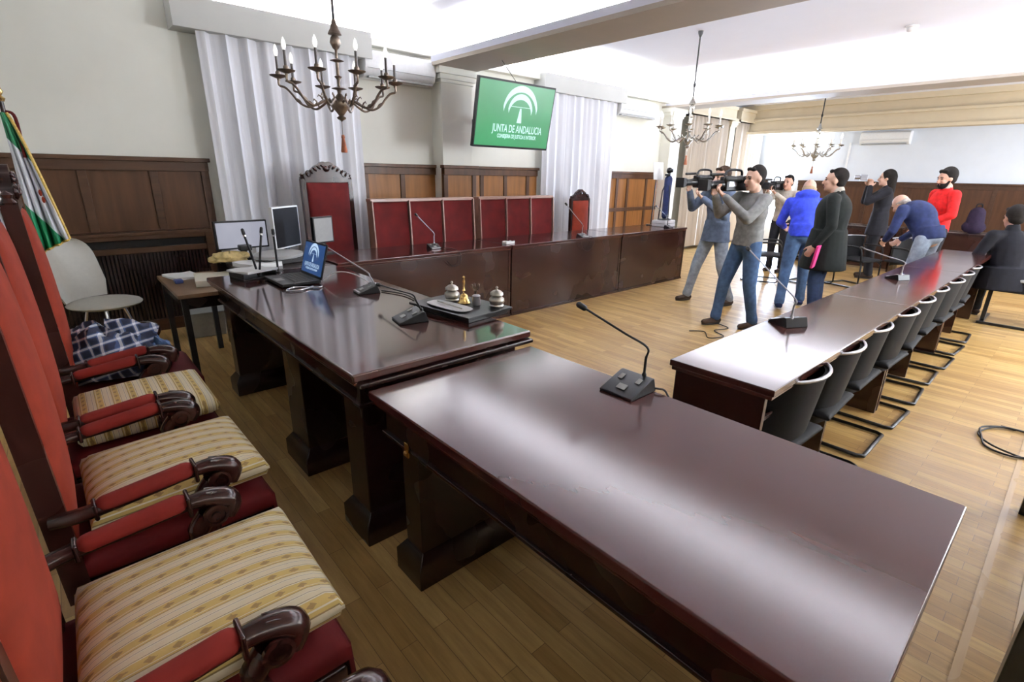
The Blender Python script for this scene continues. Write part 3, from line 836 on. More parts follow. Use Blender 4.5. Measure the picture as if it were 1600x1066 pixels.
# far desks under the panelling
for i, (x, y, l) in enumerate(((11.6, 1.2, 'dark desk under the far panelling behind the man in red'), (11.6, 3.1, 'dark desk under the far panelling behind the standing woman'))):
    t = thing('far_desk', l, 'desk', (x, y, 0), 0, 'desks by the far wall')
    MB().box(-.35, .35, -.85, .85, .74, .78).build('desk_top', 'mahogany_y', t, bevel=.004)
    MB().box(-.33, -.30, -.82, .82, .05, .74).build('front_panel', 'dark_front', t)
    for s in (-1, 1): MB().box(-.33, .33, s*.82-.015, s*.82+.015, 0, .74).build('side_panel', 'dark_front', t)

# ------------------------------------------------------------------ microphones
def mic(label, loc, rz, head, bend=None, s=1.0, grp='table microphones', silver=False):
    """wedge base whose sloping face looks along local -x; head = local position of the capsule"""
    t = thing('table_microphone', label, 'microphone', loc, rz, grp)
    m = MB(); m.prism([(-.085*s, 0), (-.085*s, .010), (.045*s, .058*s), (.060*s, .058*s), (.080*s, 0)], -.075*s, .075*s)
    m.build('base', 'black_plastic', t, bevel=.004)
    m = MB()
    sl = math.atan2(.048, .13)
    f = Matrix.Translation((-.085*s, 0, .0115)) @ Matrix.Rotation(-sl, 4, 'Y')
    m.box(.03*s, .06*s, -.02*s, .02*s, 0, .0035, f)
    m.box(.085*s, .115*s, .03*s, .05*s, 0, .003, f).box(.085*s, .115*s, -.05*s, -.03*s, 0, .003, f)
    m.build('button', 'grey_plastic', t, bevel=.001)
    if silver:
        m = MB(); m.box(-.088*s, -.070*s, -.06*s, .06*s, .004, .017); m.build('display_strip', 'silver_plastic', t, bevel=.002)
    n0 = Vector((.055*s, -.03*s, .055*s)); h = Vector(head)
    b1 = bend and Vector(bend) or n0+Vector((0, 0, .11))
    dirv = (h-b1).normalized()
    pts = bez([tuple(n0), tuple(n0.lerp(b1, .6)), tuple(b1), tuple(b1.lerp(h, .35)), tuple(h)], 7)
    m = MB(); m.tube([tuple(p) for p in pts], [.0045 if i > 8 else .0055 for i in range(len(pts))], 8)
    m.lathe([(0, 0), (.009, 0), (.009, .012), (.006, .02)], (n0.x, n0.y, n0.z-.004), 10)
    m.build('gooseneck', 'silver_plastic' if silver else 'black_metal', t, smooth=True)
    m = MB(); m.cap(h-dirv*.012, h+dirv*.012, .012, .013, 12); m.build('microphone_head', 'black_rubber', t, smooth=True)
    return t
mic('black gooseneck microphone alone on the near table, neck bent left', (1.555, 1.045, .80), 0, (-.055, .215, .305), (.055, -.03, .175), 1.0)
mic('black microphone beside the bell tray, its neck lying low towards the laptop', (1.30, 2.25, .86), R(-12), (-.03, .48, .10), (.03, .04, .125), .95)
mic('black microphone between the laptop and the bell tray', (1.42, 2.99, .86), R(-8), (-.10, .62, .235), (.04, .10, .11), .85, silver=True)
mic('microphone on the window desk before the first red bench', (2.98, 4.60, .83), R(80), (-.10, .22, .36), None, .8, silver=True)
mic('microphone on the window desk before the small red chair, neck steep', (5.12, 4.36, .83), R(80), (.02, .28, .42), None, .8, silver=True)
mic('microphone at the far end of the window desks by the white case', (7.25, 4.42, .83), R(85), (.0, .35, .34), None, .7)
mic('microphone nearest the corner of the long table, long neck rising right', (3.06, 1.02, .80), R(-120), (-.52, .05, .36), None, .95, silver=True)
mic('microphone on the long table by the bending man', (5.30, .98, .80), R(-120), (-.46, .05, .20), None, .8, silver=True)

# ------------------------------------------------------------------ cables
def cable(label, pts, r=.004, mat='black_rubber', n=8):
    m = MB(); m.tube([tuple(p) for p in bez(pts, n)], r, 6)
    return tag(m.build('cable', mat, smooth=True), label, 'cable')
cable('black cable running from the near microphone over the table edge to the floor', [(1.615, 1.0, .806), (1.63, .96, .815), (1.647, .93, .80), (1.655, .90, .70), (1.67, .88, .3), (1.70, .85, .008), (1.95, .75, .006)])
cable('white cable arching from the laptop to the middle microphone', [(1.30, 3.40, .885), (1.36, 3.30, .95), (1.44, 3.20, .94), (1.50, 3.05, .88)], .0035, 'white_plastic')
cable('black cable lying on the head table behind the first microphone', [(1.30, 2.30, .866), (1.50, 2.5, .866), (1.56, 2.75, .868), (1.50, 2.95, .866)])
cable('cable looping down the window desk front below the bench microphone', [(3.03, 4.62, .84), (3.07, 4.35, .842), (3.10, 4.28, .80), (3.09, 4.28, .70), (3.0, 4.28, .68), (2.93, 4.28, .74)], .003)
cable('cable looping down the desk front below the steep-necked microphone', [(5.16, 4.35, .84), (5.22, 4.28, .835), (5.25, 4.27, .74), (5.15, 4.27, .66), (5.03, 4.27, .70), (5.0, 4.27, .79)], .003)
cable('thin black cable tangled on the floor before the grey sweater cameraman', [(4.95, 2.62, .006), (5.05, 2.50, .006), (4.88, 2.36, .006), (5.05, 2.28, .008), (5.18, 2.45, .006), (5.4, 2.40, .006), (5.5, 2.7, .006)], .005)
pts = []
for k in range(22):
    a = k*.62; pts.append((4.35+.24*math.cos(a)+.02*math.sin(k), -.02+.17*math.sin(a)+.01*math.cos(3*k), .008+.004*(k % 4)))
cable('coil of black cable lying on the floor at the right edge', pts, .006)
cable('black cables looping on the floor under the head table', [(.95, 4.35, .01), (.9, 4.15, .16), (1.0, 3.95, .1), (1.15, 4.05, .012), (1.05, 4.25, .01), (1.2, 4.2, .012)], .006)
m = MB(); m.box(.93, 1.2, 4.13, 4.21, 0, .035)
tag(m.build('power_strip', 'grey_plastic', bevel=.006), 'grey power strip on the floor under the head table', 'power strip')

# ------------------------------------------------------------------ laptop
def arcs(parent, S, P, mat, with_text=True, dy=-.001, sub='CONSEJERIA DE JUSTICIA E INTERIOR'):
    """emblem of two crescents over a temple, drawn in local x,z; S = size; P = matrix to the screen plane"""
    m = MB()
    def cres(ro, ri, off, a0, a1, cz):
        N = 28; o_ = []; i_ = []
        for k in range(N+1):
            a = R(a0+(a1-a0)*k/N)
            o_.append((ro*math.cos(a)*S, (cz+ro*1.0*math.sin(a))*S)); i_.append((ri*math.cos(a)*S, (cz-off+ri*math.sin(a))*S))
        for k in range(N):
            q = [o_[k], o_[k+1], i_[k+1], i_[k]]
            vs = [m.bm.verts.new(P @ Vector((x, dy, z))) for x, z in q]; m.bm.faces.new(vs)
    cres(.36, .345, .075, 8, 172, .0); cres(.255, .24, .065, 8, 172, -.01)
    for q in ([(-.05, -.17), (.05, -.17), (.018, .04), (-.012, .04)], [(-.20, .055), (.20, .055), (.20, .062), (-.20, .062)]):
        vs = [m.bm.verts.new(P @ Vector((x*S, dy, z*S))) for x, z in q]; m.bm.faces.new(vs)
    o = m.build('emblem', mat, parent)
    if with_text:
        for txt, sz, z in (('JUNTA DE ANDALUCIA', .125, -.315), (sub, .062, -.40)):
            cu = bpy.data.curves.new('lettering', 'FONT'); cu.body = txt; cu.size = sz*S; cu.align_x = 'CENTER'; cu.offset = .0016*S if sz > .06 else .0008*S
            to = bpy.data.objects.new('lettering', cu); col.objects.link(to)
            dg = bpy.context.evaluated_depsgraph_get(); me = bpy.data.meshes.new_from_object(to.evaluated_get(dg), depsgraph=dg)
            bpy.data.objects.remove(to)
            q = P @ Matrix.Translation((0, dy, z*S)) @ Matrix.Rotation(R(90), 4, 'X')
            sx = Matrix.Diagonal((.80 if sz > .06 else .74, 1.25 if sz > .06 else 1, 1, 1))
            me.transform(q @ sx); me.materials.clear(); me.materials.append(MATS[mat])
            lo = bpy.data.objects.new('lettering', me); col.objects.link(lo); lo.parent = parent
t = thing('laptop', 'open black laptop with blue emblem screen on the head table', 'laptop', (1.165, 3.60, .86), R(-90))
# local: screen faces -y (towards the chairs after rotation)
m = MB(); m.box(-.19, .19, -.135, .125, .006, .026); m.build('base', 'black_plastic', t, bevel=.004)
m = MB()
for r in range(5):
    for c in range(12): m.box(-.165+c*.0275, -.143+c*.0275, -.04+r*.03, -.017+r*.03, .026, .0285)
m.build('keyboard', 'black_rubber', t)
MB().box(-.045, .045, -.12, -.065, .026, .0268).build('touchpad', 'grey_plastic', t)
sc_ = Matrix.Translation((0, .125, .024)) @ Matrix.Rotation(R(-16), 4, 'X')
m = MB(); m.box(-.19, .19, -.004, .008, 0, .245, sc_); l = m.build('lid', 'black_plastic', t, bevel=.003)
m = MB(); m.box(-.178, .178, -.0052, -.0042, .018, .232, sc_); s = m.build('screen', 'screen_blue', l)
arcs(l, .25, sc_ @ Matrix.Translation((0, -.0055, .145)), 'screen_pale_blue')
for s in (-1, 1):
    MB().box(s*.13-.02, s*.13+.02, -.1, -.08, 0, .006).build('foot', 'black_rubber', t)
o = MB(); o.tube([tuple(p) for p in bez([(1.20, 3.33, .868), (1.10, 3.27, .868), (1.02, 3.30, .868), (1.10, 3.36, .870), (1.22, 3.28, .868), (1.28, 3.36, .868)], 8)], .006, 6)
tag(o.build('coiled_adapter', 'chrome', smooth=True), 'small tangle of pale leads beside the laptop corner', 'cable')

# ------------------------------------------------------------------ bell and inkwell tray
A = Vector((1.62, 2.25, .86)); rz = R(7)
t = thing('tray', 'black rectangular desk tray with raised body near the table end', 'tray', tuple(A), rz)
m = MB(); m.box(-.17, .17, -.245, .245, .022, .036); m.build('top_board', 'black_plastic', t, bevel=.003)
m = MB(); m.box(-.15, .15, -.225, .225, 0, .022); m.build('body', 'black_plastic', t, bevel=.003)
def on_tray(x, y, z=.0362):
    return tuple(A+Matrix.Rotation(rz, 3, 'Z') @ Vector((x, y, z)))
t = thing('pen_dish', 'oblong white dish lying on the black tray', 'dish', on_tray(-.085, -.005), rz)
m = MB(); pr = []
for (a, b, z) in ((.040, .125, 0), (.055, .150, .004), (.060, .158, .010), (.054, .150, .010), (.045, .135, .005), (.01, .03, .004)):
    pr.append([Vector((a*math.copysign(abs(math.cos(q))**.6, math.cos(q)), b*math.copysign(abs(math.sin(q))**.6, math.sin(q)), z)) for q in [2*PI*i/32 for i in range(32)]])
m.ring_loft(pr); m.build('bowl', 'white_plastic', t, smooth=True)
m = MB(); m.tube([(-.01, -.11, .014), (.0, .0, .014), (.01, .11, .014)], .004, 8); m.build('pen', 'pewter', t, smooth=True)
def inkwell(label, p):
    t = thing('inkwell', label, 'inkwell', p, 0, 'pewter inkwells on the tray')
    MB().lathe([(0, 0), (.036, 0), (.040, .006), (.036, .014), (.044, .030), (.042, .045), (.028, .056), (.022, .062), (0, .062)], (0, 0, 0), 24).build('pot', 'pewter', t, smooth=True)
    MB().lathe([(0, .060), (.024, .062), (.038, .066), (.036, .078), (.020, .090), (.006, .094), (.004, .100), (.008, .106), (.004, .114), (0, .115)], (0, 0, 0), 24).build('lid', 'candle_ivory' if False else 'pewter', t, smooth=True)
inkwell('domed pewter inkwell at the back of the tray, behind the brass bell', on_tray(.03, .10))
inkwell('domed pewter inkwell at the front right corner of the tray', on_tray(.115, -.175))
t = thing('hand_bell', 'brass hand bell with tall handle standing on the tray', 'bell', on_tray(.035, .005))
MB().lathe([(0, .004), (.034, .0), (.037, .004), (.030, .014), (.025, .032), (.022, .046), (.012, .054), (0, .056)], (0, 0, 0), 24).build('bell_body', 'brass', t, smooth=True)
MB().lathe([(0, .054), (.006, .055), (.005, .065), (.010, .074), (.005, .084), (.006, .105), (.009, .125), (.005, .140), (.008, .150), (0, .158)], (0, 0, 0), 16).build('handle', 'brass', t, smooth=True)
m = MB(); m.lathe([(0, 0), (.022, 0), (.024, .01), (.021, .045), (.024, .052), (.018, .058), (0, .060)], on_tray(.055, -.075), 20)
tag(m.build('small_pot', 'silver_plastic', smooth=True), 'small grey metal pot between the bell and the front inkwell', 'pot')
t = thing('seal_stand', 'tiny dark ornate stand behind the bell on the tray', 'desk ornament', on_tray(.125, .0))
MB().lathe([(0, 0), (.022, 0), (.024, .006), (.008, .012), (.006, .05), (.012, .058), (0, .06)], (0, 0, 0), 16).build('stem', 'aged_bronze', t, smooth=True)
m = MB()
for k in range(5):
    a = 2*PI*k/5; m.tube([(0, 0, .055), (.018*math.cos(a), .018*math.sin(a), .07), (.022*math.cos(a), .022*math.sin(a), .09)], .003, 6); m.ell((.022*math.cos(a), .022*math.sin(a), .092), (.006, .006, .007), None, 8, 6)
m.build('crown', 'aged_bronze', t, smooth=True)

# ------------------------------------------------------------------ hanging screen
t = thing('television', 'flat screen with green emblem slide hanging from the beam', 'screen', (4.585, 5.13, 2.29), 0)
Tm = Matrix.Rotation(R(10.7), 4, 'X')
m = MB(); m.box(-.635, .635, -.02, .03, -.385, .385, Tm); cs = m.build('case', 'black_plastic', t, bevel=.006)
MB().box(-.615, .615, -.0225, -.0205, -.36, .362, Tm).build('screen', 'screen_green', t)
arcs(t, .80, Tm @ Matrix.Translation((.06, -.023, .06)), 'screen_white')
m = MB(); m.box(-.30, .30, .03, .07, -.15, .15, Tm); m.box(.16, .24, .06, 1.1, -.04, .04); m.build('wall_bracket', 'black_metal', t, bevel=.004)
o = MB(); o.tube([(4.55, 5.07, 2.66), (4.48, 5.15, 2.80), (4.42, 5.2, 2.905)], .004, 6)
tag(o.build('hanging_cable', 'black_rubber', smooth=True), 'thin cable rising from the hanging screen to the beam', 'cable')

# ------------------------------------------------------------------ chandeliers
def chandelier(label, loc, ztop, candle, bulb, rz=0, body='aged_bronze', narm=10):
    t = thing('chandelier', label, 'chandelier', loc, rz, 'brass candle chandeliers')
    # local z=0 at the drip-pan level
    MB().lathe([(0, .42), (.012, .42), (.03, .36), (.045, .335), (.048, .325), (.022, .318), (.034, .30), (.040, .27), (.022, .235), (.010, .225), (.010, .17), (.05, .155), (.012, .145), (.012, .06), (.028, .05), (.011, .03), (.011, -.015),
                (.055, -.03), (.018, -.04), (.012, -.06), (.030, -.08), (.062, -.105), (.070, -.13), (.060, -.16), (.035, -.19), (.016, -.215), (.034, -.227), (.030, -.237), (.008, -.25), (0, -.26)], (0, 0, -.03), 20).build('body', body, t, smooth=True)
    m = MB(); m.lathe([(.010, .35), (.010, .50), (.018, .53), (.010, .56), (.010, ztop-.05)], (0, 0, 0), 10); m.ell((0, 0, .53), (.019, .019, .03), None, 10, 8)
    m.lathe([(0, 0), (.035, 0), (.03, -.03), (.012, -.07), (0, -.075)], (0, 0, ztop), 14).build('rod', 'black_rubber', t, smooth=True)
    m = MB(); m.tube([(0, 0, -.28), (0, 0, -.39)], .003, 6); m.build('tassel_cord', body, t)
    m = MB(); m.lathe([(0, -.375), (.010, -.38), (.014, -.395), (.010, -.405), (.016, -.44), (.024, -.495), (.022, -.505), (0, -.505)], (0, 0, 0), 12); m.build('tassel', 'tassel_thread', t, smooth=True)
    def arm(a):
        ca, sa = math.cos(a), math.sin(a)
        def P(r, z): return (r*ca, r*sa, z)
        m = MB()
        m.tube([tuple(p) for p in bez([P(.05, -.165), P(.11, -.145), P(.16, -.17), P(.225, -.195), P(.29, -.165), P(.33, -.115), P(.37, -.075), P(.41, -.06), P(.41, -.02)], 5)], .0085, 6)
        # leaf scrolls
        for (r, z, q) in ((.12, -.130, 1), (.19, -.175, 1), (.27, -.165, 1)):
            m.tube([P(r, z-.01), P(r+.014, z+.012*q), P(r+.030, z+.022*q), P(r+.036, z+.008*q)], [.006, .006, .005, .003], 5)
        A = m.build('arm', body, t, smooth=True)
        p = P(.41, 0)
        MB().lathe([(0, -.03), (.010, -.03), (.012, -.018), (.055, -.002), (.060, .004), (.050, .004), (.016, -.004), (.018, .02), (.014, .03), (0, .03)], p, 14).build('drip_pan', body, A, smooth=True)
        m = MB(); m.lathe([(0, .028), (.010, .028), (.009, .125), (0, .126)], p, 10); m.build('candle', candle, A, smooth=True)
        if bulb:
            m = MB(); m.lathe([(0, .124), (.008, .126), (.015, .145), (.016, .16), (.010, .185), (.003, .20), (0, .203)], p, 10); m.build('bulb', bulb, A, smooth=True)
    for k in range(narm): arm(2*PI*k/narm+.2)
    return t
c1z = 2.40
chandelier('dark bronze chandelier nearest the camera, before the first sheer curtain', (1.78, 3.96, 2.24), 1.22, 'candle_dark', 'bulb_glass')
chandelier('middle chandelier, long rod, hanging above the cameramen in the second bay', (6.95, 4.08, 2.27), 1.18, 'candle_ivory', 'bulb_glass', .3, 'pewter')
chandelier('farthest chandelier with lit bulbs before the bluish far wall', (11.2, 3.85, 2.21), 1.01, 'candle_ivory', 'bulb_lit', .1, 'pewter')

# ------------------------------------------------------------------ flags
def flag(label, base, h, mat, w, seed, z0):
    t = thing('flag', label, 'flag', base, 0, 'draped flags in the corner')
    MB().lathe([(0, 0), (.15, 0), (.15, .02), (.05, .04), (.03, .10), (0, .10)], (0, 0, 0), 20).build('base', 'brass', t, smooth=True)
    MB().tube([(0, 0, .08), (0, 0, h)], .014, 10).build('pole', 'chair_wood', t, smooth=True)
    MB().lathe([(0, 0), (.02, .0), (.028, .02), (.012, .035), (.026, .06), (.010, .10), (.003, .15), (0, .155)], (0, 0, h), 14).build('finial', 'brass', t, smooth=True)
    MB().tube([tuple(p) for p in bez([(0.01, 0, h-.06), (.05, -.03, h-.10), (.045, -.03, h-.35)], 6)], .010, 6).build('bow_ribbon', 'crimson_velvet', t, smooth=True)
    m = MB(); N = 40; J = 18; rows = []
    for j in range(J+1):
        a = j/J; z = (h-.07)+(z0-(h-.07))*a; W = w*(.14+.86*a**.8)
        row = []
        for i in range(N+1):
            u = i/N; x = -.02+W*u; y = -.02+.038*math.sin(u*22+seed+a*1.5)*(.35+.65*a)+.02*math.sin(u*9+a*4)
            row.append(m.bm.verts.new((x, y, z+.24*u*a*.4)))
        rows.append(row)
    for j in range(J):
        for i in range(N): m.bm.faces.new((rows[j][i], rows[j][i+1], rows[j+1][i+1], rows[j+1][i]))
    edge = [(r[-1].co.x, r[-1].co.y, r[-1].co.z) for r in rows]; bot = [(v.co.x, v.co.y, v.co.z) for v in rows[-1]]
    o = m.build('cloth', mat, t, smooth=True)
    so = o.modifiers.new('s', 'SOLIDIFY'); so.thickness = .004
    return t, edge, bot
t, edge, bot = flag('green and white flag with gold fringe draped on its pole', (-.11, 4.98, 0), 2.0, 'striped_flag', .18, 1.0, 1.0)
m = MB(); m.tube([(x+.008, y, z) for x, y, z in edge], .010, 6); m.tube([(x, y, z-.005) for x, y, z in bot], .009, 6); m.build('fringe', 'gold_fringe', t, smooth=True)
m = MB()
for (q, sx) in ((.72, .03), (.66, .028)):
    x, y, z = edge[int(18*q)]; m.ell((x-.035, y-.02, z), (.010, .006, .022), None, 12, 8)
m.build('embroidered_crest', 'red_velvet', t, smooth=True)
flag('white flag at the extreme left edge, beside the green and white one', (-.36, 4.86, 0), 1.90, 'flag_white', .20, 3.0, 1.1)

# ------------------------------------------------------------------ corner desk equipment
def monitor(label, x, y, z, w, h, rz, scr, stand=.12, white=False):
    t = thing('monitor', label, 'monitor', (x, y, z), rz, 'monitors on the corner desk')
    MB().box(-w/2, w/2, -.012, .025, stand, stand+h).build('case', 'white_plastic' if white else 'black_plastic', t, bevel=.004)
    MB().box(-w/2+.014, w/2-.014, -.0145, -.0125, stand+.014, stand+h-.014).build('screen', scr, t)
    m = MB(); m.box(-.025, .025, .0, .03, .012, stand+.05); m.box(-w*.28, w*.28, -.07, .09, 0, .014); m.build('stand', 'black_plastic', t, bevel=.003)
monitor('dark tall monitor with pale edge seen obliquely on the corner desk', 1.62, 5.02, .82, .40, .38, R(38), 'screen_dark', .08, True)
monitor('monitor with grey back turned away, before the tall crimson chair', 1.93, 4.93, .83, .24, .25, R(20), 'grey_plastic', .10)
monitor('thin pale-screened monitor before the sheer curtain, black top edge', 1.25, 5.10, .82, .45, .25, R(5), 'screen_lavender', .09)
def stick(label, x, y, z, h, lean, group='black upright microphones by the laptop'):
    t = thing('upright_microphone', label, 'microphone', (x, y, z), 0, group)
    MB().lathe([(0, 0), (.035, 0), (.035, .008), (.01, .014), (0, .014)], (0, 0, 0), 16).build('base', 'black_metal', t, smooth=True)
    m = MB(); m.tube([(0, 0, .01), (lean[0]*.5, lean[1]*.5, h*.55), (lean[0], lean[1], h)], .008, 8); m.build('stem', 'black_plastic', t, smooth=True)
    d = Vector((lean[0], lean[1], h)).normalized()
    m = MB(); p = Vector((lean[0], lean[1], h)); m.tube([tuple(p-d*.012), tuple(p)], .011, 8); m.build('ring', 'chrome', t, smooth=True)
    m = MB(); m.cap(p+d*.008, p+d*.035, .012, .011, 10); m.build('microphone_head', 'black_rubber', t, smooth=True)
stick('black upright stick microphone leaning left, left of the laptop', 1.03, 3.92, .86, .30, (-.05, .02))
stick('black upright stick microphone leaning right, crossing the other one', 1.02, 3.86, .86, .31, (.06, .03))
stick('black upright stick microphone standing straight behind the laptop', 1.20, 4.02, .86, .28, (.0, .0))
def sheet(name, label, cat, c, sx, sy, rz, mat, th=.004, bow=.01, group=None):
    m = MB(); n = 8; T = []; B = []
    for i in range(n+1):
        T.append([]); B.append([])
        for j in range(n+1):
            x = (i/n-.5)*sx; y = (j/n-.5)*sy; z = bow*math.sin(3*i/n+1)*math.cos(2.5*j/n)
            p = Matrix.Rotation(rz, 3, 'Z') @ Vector((x, y, 0))
            T[i].append(m.bm.verts.new((c[0]+p.x, c[1]+p.y, c[2]+th+abs(z)))); B[i].append(m.bm.verts.new((c[0]+p.x, c[1]+p.y, c[2])))
    for i in range(n):
        for j in range(n):
            m.bm.faces.new((T[i][j], T[i+1][j], T[i+1][j+1], T[i][j+1])); m.bm.faces.new((B[i][j], B[i][j+1], B[i+1][j+1], B[i+1][j]))
    for i in range(n):
        m.bm.faces.new((T[i][0], B[i][0], B[i+1][0], T[i+1][0])); m.bm.faces.new((T[i][n], T[i+1][n], B[i+1][n], B[i][n]))
        m.bm.faces.new((T[0][i], T[0][i+1], B[0][i+1], B[0][i])); m.bm.faces.new((T[n][i], B[n][i], B[n][i+1], T[n][i+1]))
    return tag(m.build(name, mat, smooth=True), label, cat, group)
sheet('document_stack', 'white papers on the small side table', 'papers', (.73, 5.02, .72), .22, .30, .2, 'paper', .012)
sheet('folder', 'cream folder lying on the small side table, over the table edge of the papers', 'folder', (.88, 4.66, .722), .26, .40, -.15, 'cream_card', .04, .006)
m = MB(); m.box(.62, .68, 4.72, 4.80, .72, .75); tag(m.build('tape_dispenser', 'blue_plastic', bevel=.008), 'small dark blue object beside the cream folder', 'desk tool')
t = thing('document_tray', 'dark document tray with white sheets at the end of the head table', 'tray', (1.0, 4.2-.28, .86), R(10))
m = MB(); m.box(-.12, .12, -.10, .12, 0, .012); m.box(-.12, -.11, -.10, .12, .012, .045).box(.11, .12, -.10, .12, .012, .045); m.build('tray_body', 'black_plastic', t, bevel=.003)
sheet('loose_paper', 'white sheets resting on the dark document tray', 'papers', (1.0, 3.93, .907), .25, .22, .4, 'paper', .006, .012)
sheet('paper_pile', 'white papers under the monitors on the corner desk', 'papers', (1.22, 4.62, .82), .26, .30, .3, 'paper', .03, .01)
heap('cloth_bag', 'yellow_cloth', (1.08, 4.90, .86), (.15, .10, .055), 3.0)
tag(bpy.data.objects['cloth_bag'], 'crumpled yellowish bag at the left of the corner desk', 'bag')
m = MB(); pr = []
for (a, b, z) in ((.20, .13, 0), (.22, .15, .01), (.22, .15, .035), (.18, .12, .045)):
    pr.append([Vector((a*math.cos(q), b*math.sin(q), z)) for q in [2*PI*i/28 for i in range(28)]])
m.ring_loft(pr); o = m.build('printer_tray', 'grey_plastic', smooth=True); o.location = (1.42, 4.70, .865); o.rotation_euler = (R(4), 0, .2)
tag(o, 'rounded grey equipment lid lying under the dark monitor', 'equipment')
m = MB(); m.box(-.17, .17, -.12, .12, 0, .045); o = m.build('recorder_box', 'black_plastic', bevel=.006); o.location = (1.42, 4.70, .82); o.rotation_euler = (0, 0, .1)
tag(o, 'flat black electronic box on the corner desk under the grey lid', 'electronic box')
m = MB(); m.box(-.05, .05, -.04, .04, 0, .05); o = m.build('web_camera', 'black_plastic', bevel=.01); o.location = (1.20, 4.86, .895+.03)
tag(o, 'small black camera sitting on the yellowish bag', 'camera')
t = thing('storage_box', 'translucent grey plastic box on the floor beneath the side table', 'box', (.95, 5.70, 0), R(-5))
m = MB(); m.ring_loft([[Vector((sx*w, sy*d, z)) for sx, sy in ((-1, -1), (1, -1), (1, 1), (-1, 1))] for w, d, z in ((.15, .11, 0), (.17, .13, .24))]); m.build('tub', 'pale_bin', t, bevel=.01)
MB().box(-.18, .18, -.14, .14, .235, .255).build('lid', 'pale_bin', t, bevel=.005)
sheet('white_tissue', 'small white crumpled paper on the window desk edge', 'paper', (3.92, 4.46, .83), .14, .07, .1, 'paper', .018, .012)
# video equipment on the end of the window desks
t = thing('white_case', 'white equipment case on the far end of the window desks', 'case', (7.42, 4.62, .83), R(4))
MB().box(-.17, .17, -.12, .12, .0, .10).build('case_body', 'white_plastic', t, bevel=.012)
MB().box(-.175, .175, -.125, .125, .05, .056).build('seam', 'grey_plastic', t)
t = thing('camera_rig', 'dark bagged camera rig standing upright on the white case by the pillar', 'camera', (7.42, 4.62, .93), R(15))
m = MB(); m.ell((.02, 0, .012), (.17, .11, .014), None, 20, 6); m.build('base', 'black_plastic', t, smooth=True)
m = MB(); m.cap((0, 0, .07), (.02, 0, .62), .055, .075, 14, (0, 1, 0), .8); m.build('bag', 'navy_sweater', t, smooth=True)
m = MB()
for a in (0, 120, 240): m.tube([(.11*math.cos(R(a)), .09*math.sin(R(a)), .012), (.09*math.cos(R(a)), .07*math.sin(R(a)), .45), (0, 0, .66)], .010, 6)
m.build('leg', 'black_metal', t, smooth=True)
m = MB(); m.box(-.06, .07, -.045, .045, .68, .71); m.build('mount_plate', 'black_plastic', t, bevel=.004)
m = MB(); m.ell((.01, 0, .76), (.05, .045, .05), None, 14, 8); m.lathe([(0, 0), (.026, 0), (.028, .05), (.02, .052), (0, .048)], (0, 0, 0), 14, Matrix.Translation((-.02, -.02, .76)) @ Matrix.Rotation(R(90), 4, 'X')); m.build('lens_unit', 'black_plastic', t, smooth=True)
o = MB(); o.box(-.11, .11, -.003, .003, 0, .27); o = o.build('white_card', 'paper'); o.location = (7.42, 4.80, 1.55); o.rotation_euler = (R(-8), 0, R(-10)); o.parent = None
m = MB(); m.tube([(0, .12, -1.0+.30), (0, .0, .0)], .006, 6)
tag(o, 'white card standing behind the bagged camera rig by the pillar', 'card')
st = MB(); st.tube([(7.42, 4.86, .83), (7.42, 4.84, 1.66)], .010, 8); st.lathe([(0, 0), (.08, 0), (.08, .012), (0, .014)], (7.42, 4.86, .83), 14)
tag(st.build('card_stand', 'black_metal', smooth=True), 'thin dark stand holding up the white card', 'stand')

# ------------------------------------------------------------------ people
def basis(up_, lat):
    z = Vector(up_).normalized(); y = Vector(lat); y = (y-z*y.dot(z)).normalized(); x = y.cross(z)
    return Matrix((x, y, z)).transposed()
def remesh(o, vox, sm=4):
    r = o.modifiers.new('r', 'REMESH'); r.mode = 'VOXEL'; r.voxel_size = vox; r.use_smooth_shade = True
    s = o.modifiers.new('s', 'SMOOTH'); s.factor = .5; s.iterations = sm
    return bake(o)
BASE = dict(pelvis=(0, 0, .95), chest=(.0, 0, 1.26), neck=(-.01, 0, 1.45), head=(.03, 0, 1.585), shL=(-.01, .185, 1.39), shR=(-.01, -.185, 1.39),
            elL=(-.03, .25, 1.12), haL=(.06, .24, .88), elR=(-.03, -.25, 1.12), haR=(.06, -.24, .88),
            hipL=(0, .085, .92), hipR=(0, -.085, .92), knL=(.03, .10, .49), knR=(.03, -.10, .49), anL=(-.02, .11, .08), anR=(-.02, -.11, .08),
            hyaw=0, hpitch=0, curlL=.9, curlR=.9, palmL=None, palmR=None, toeL=0, toeR=0)
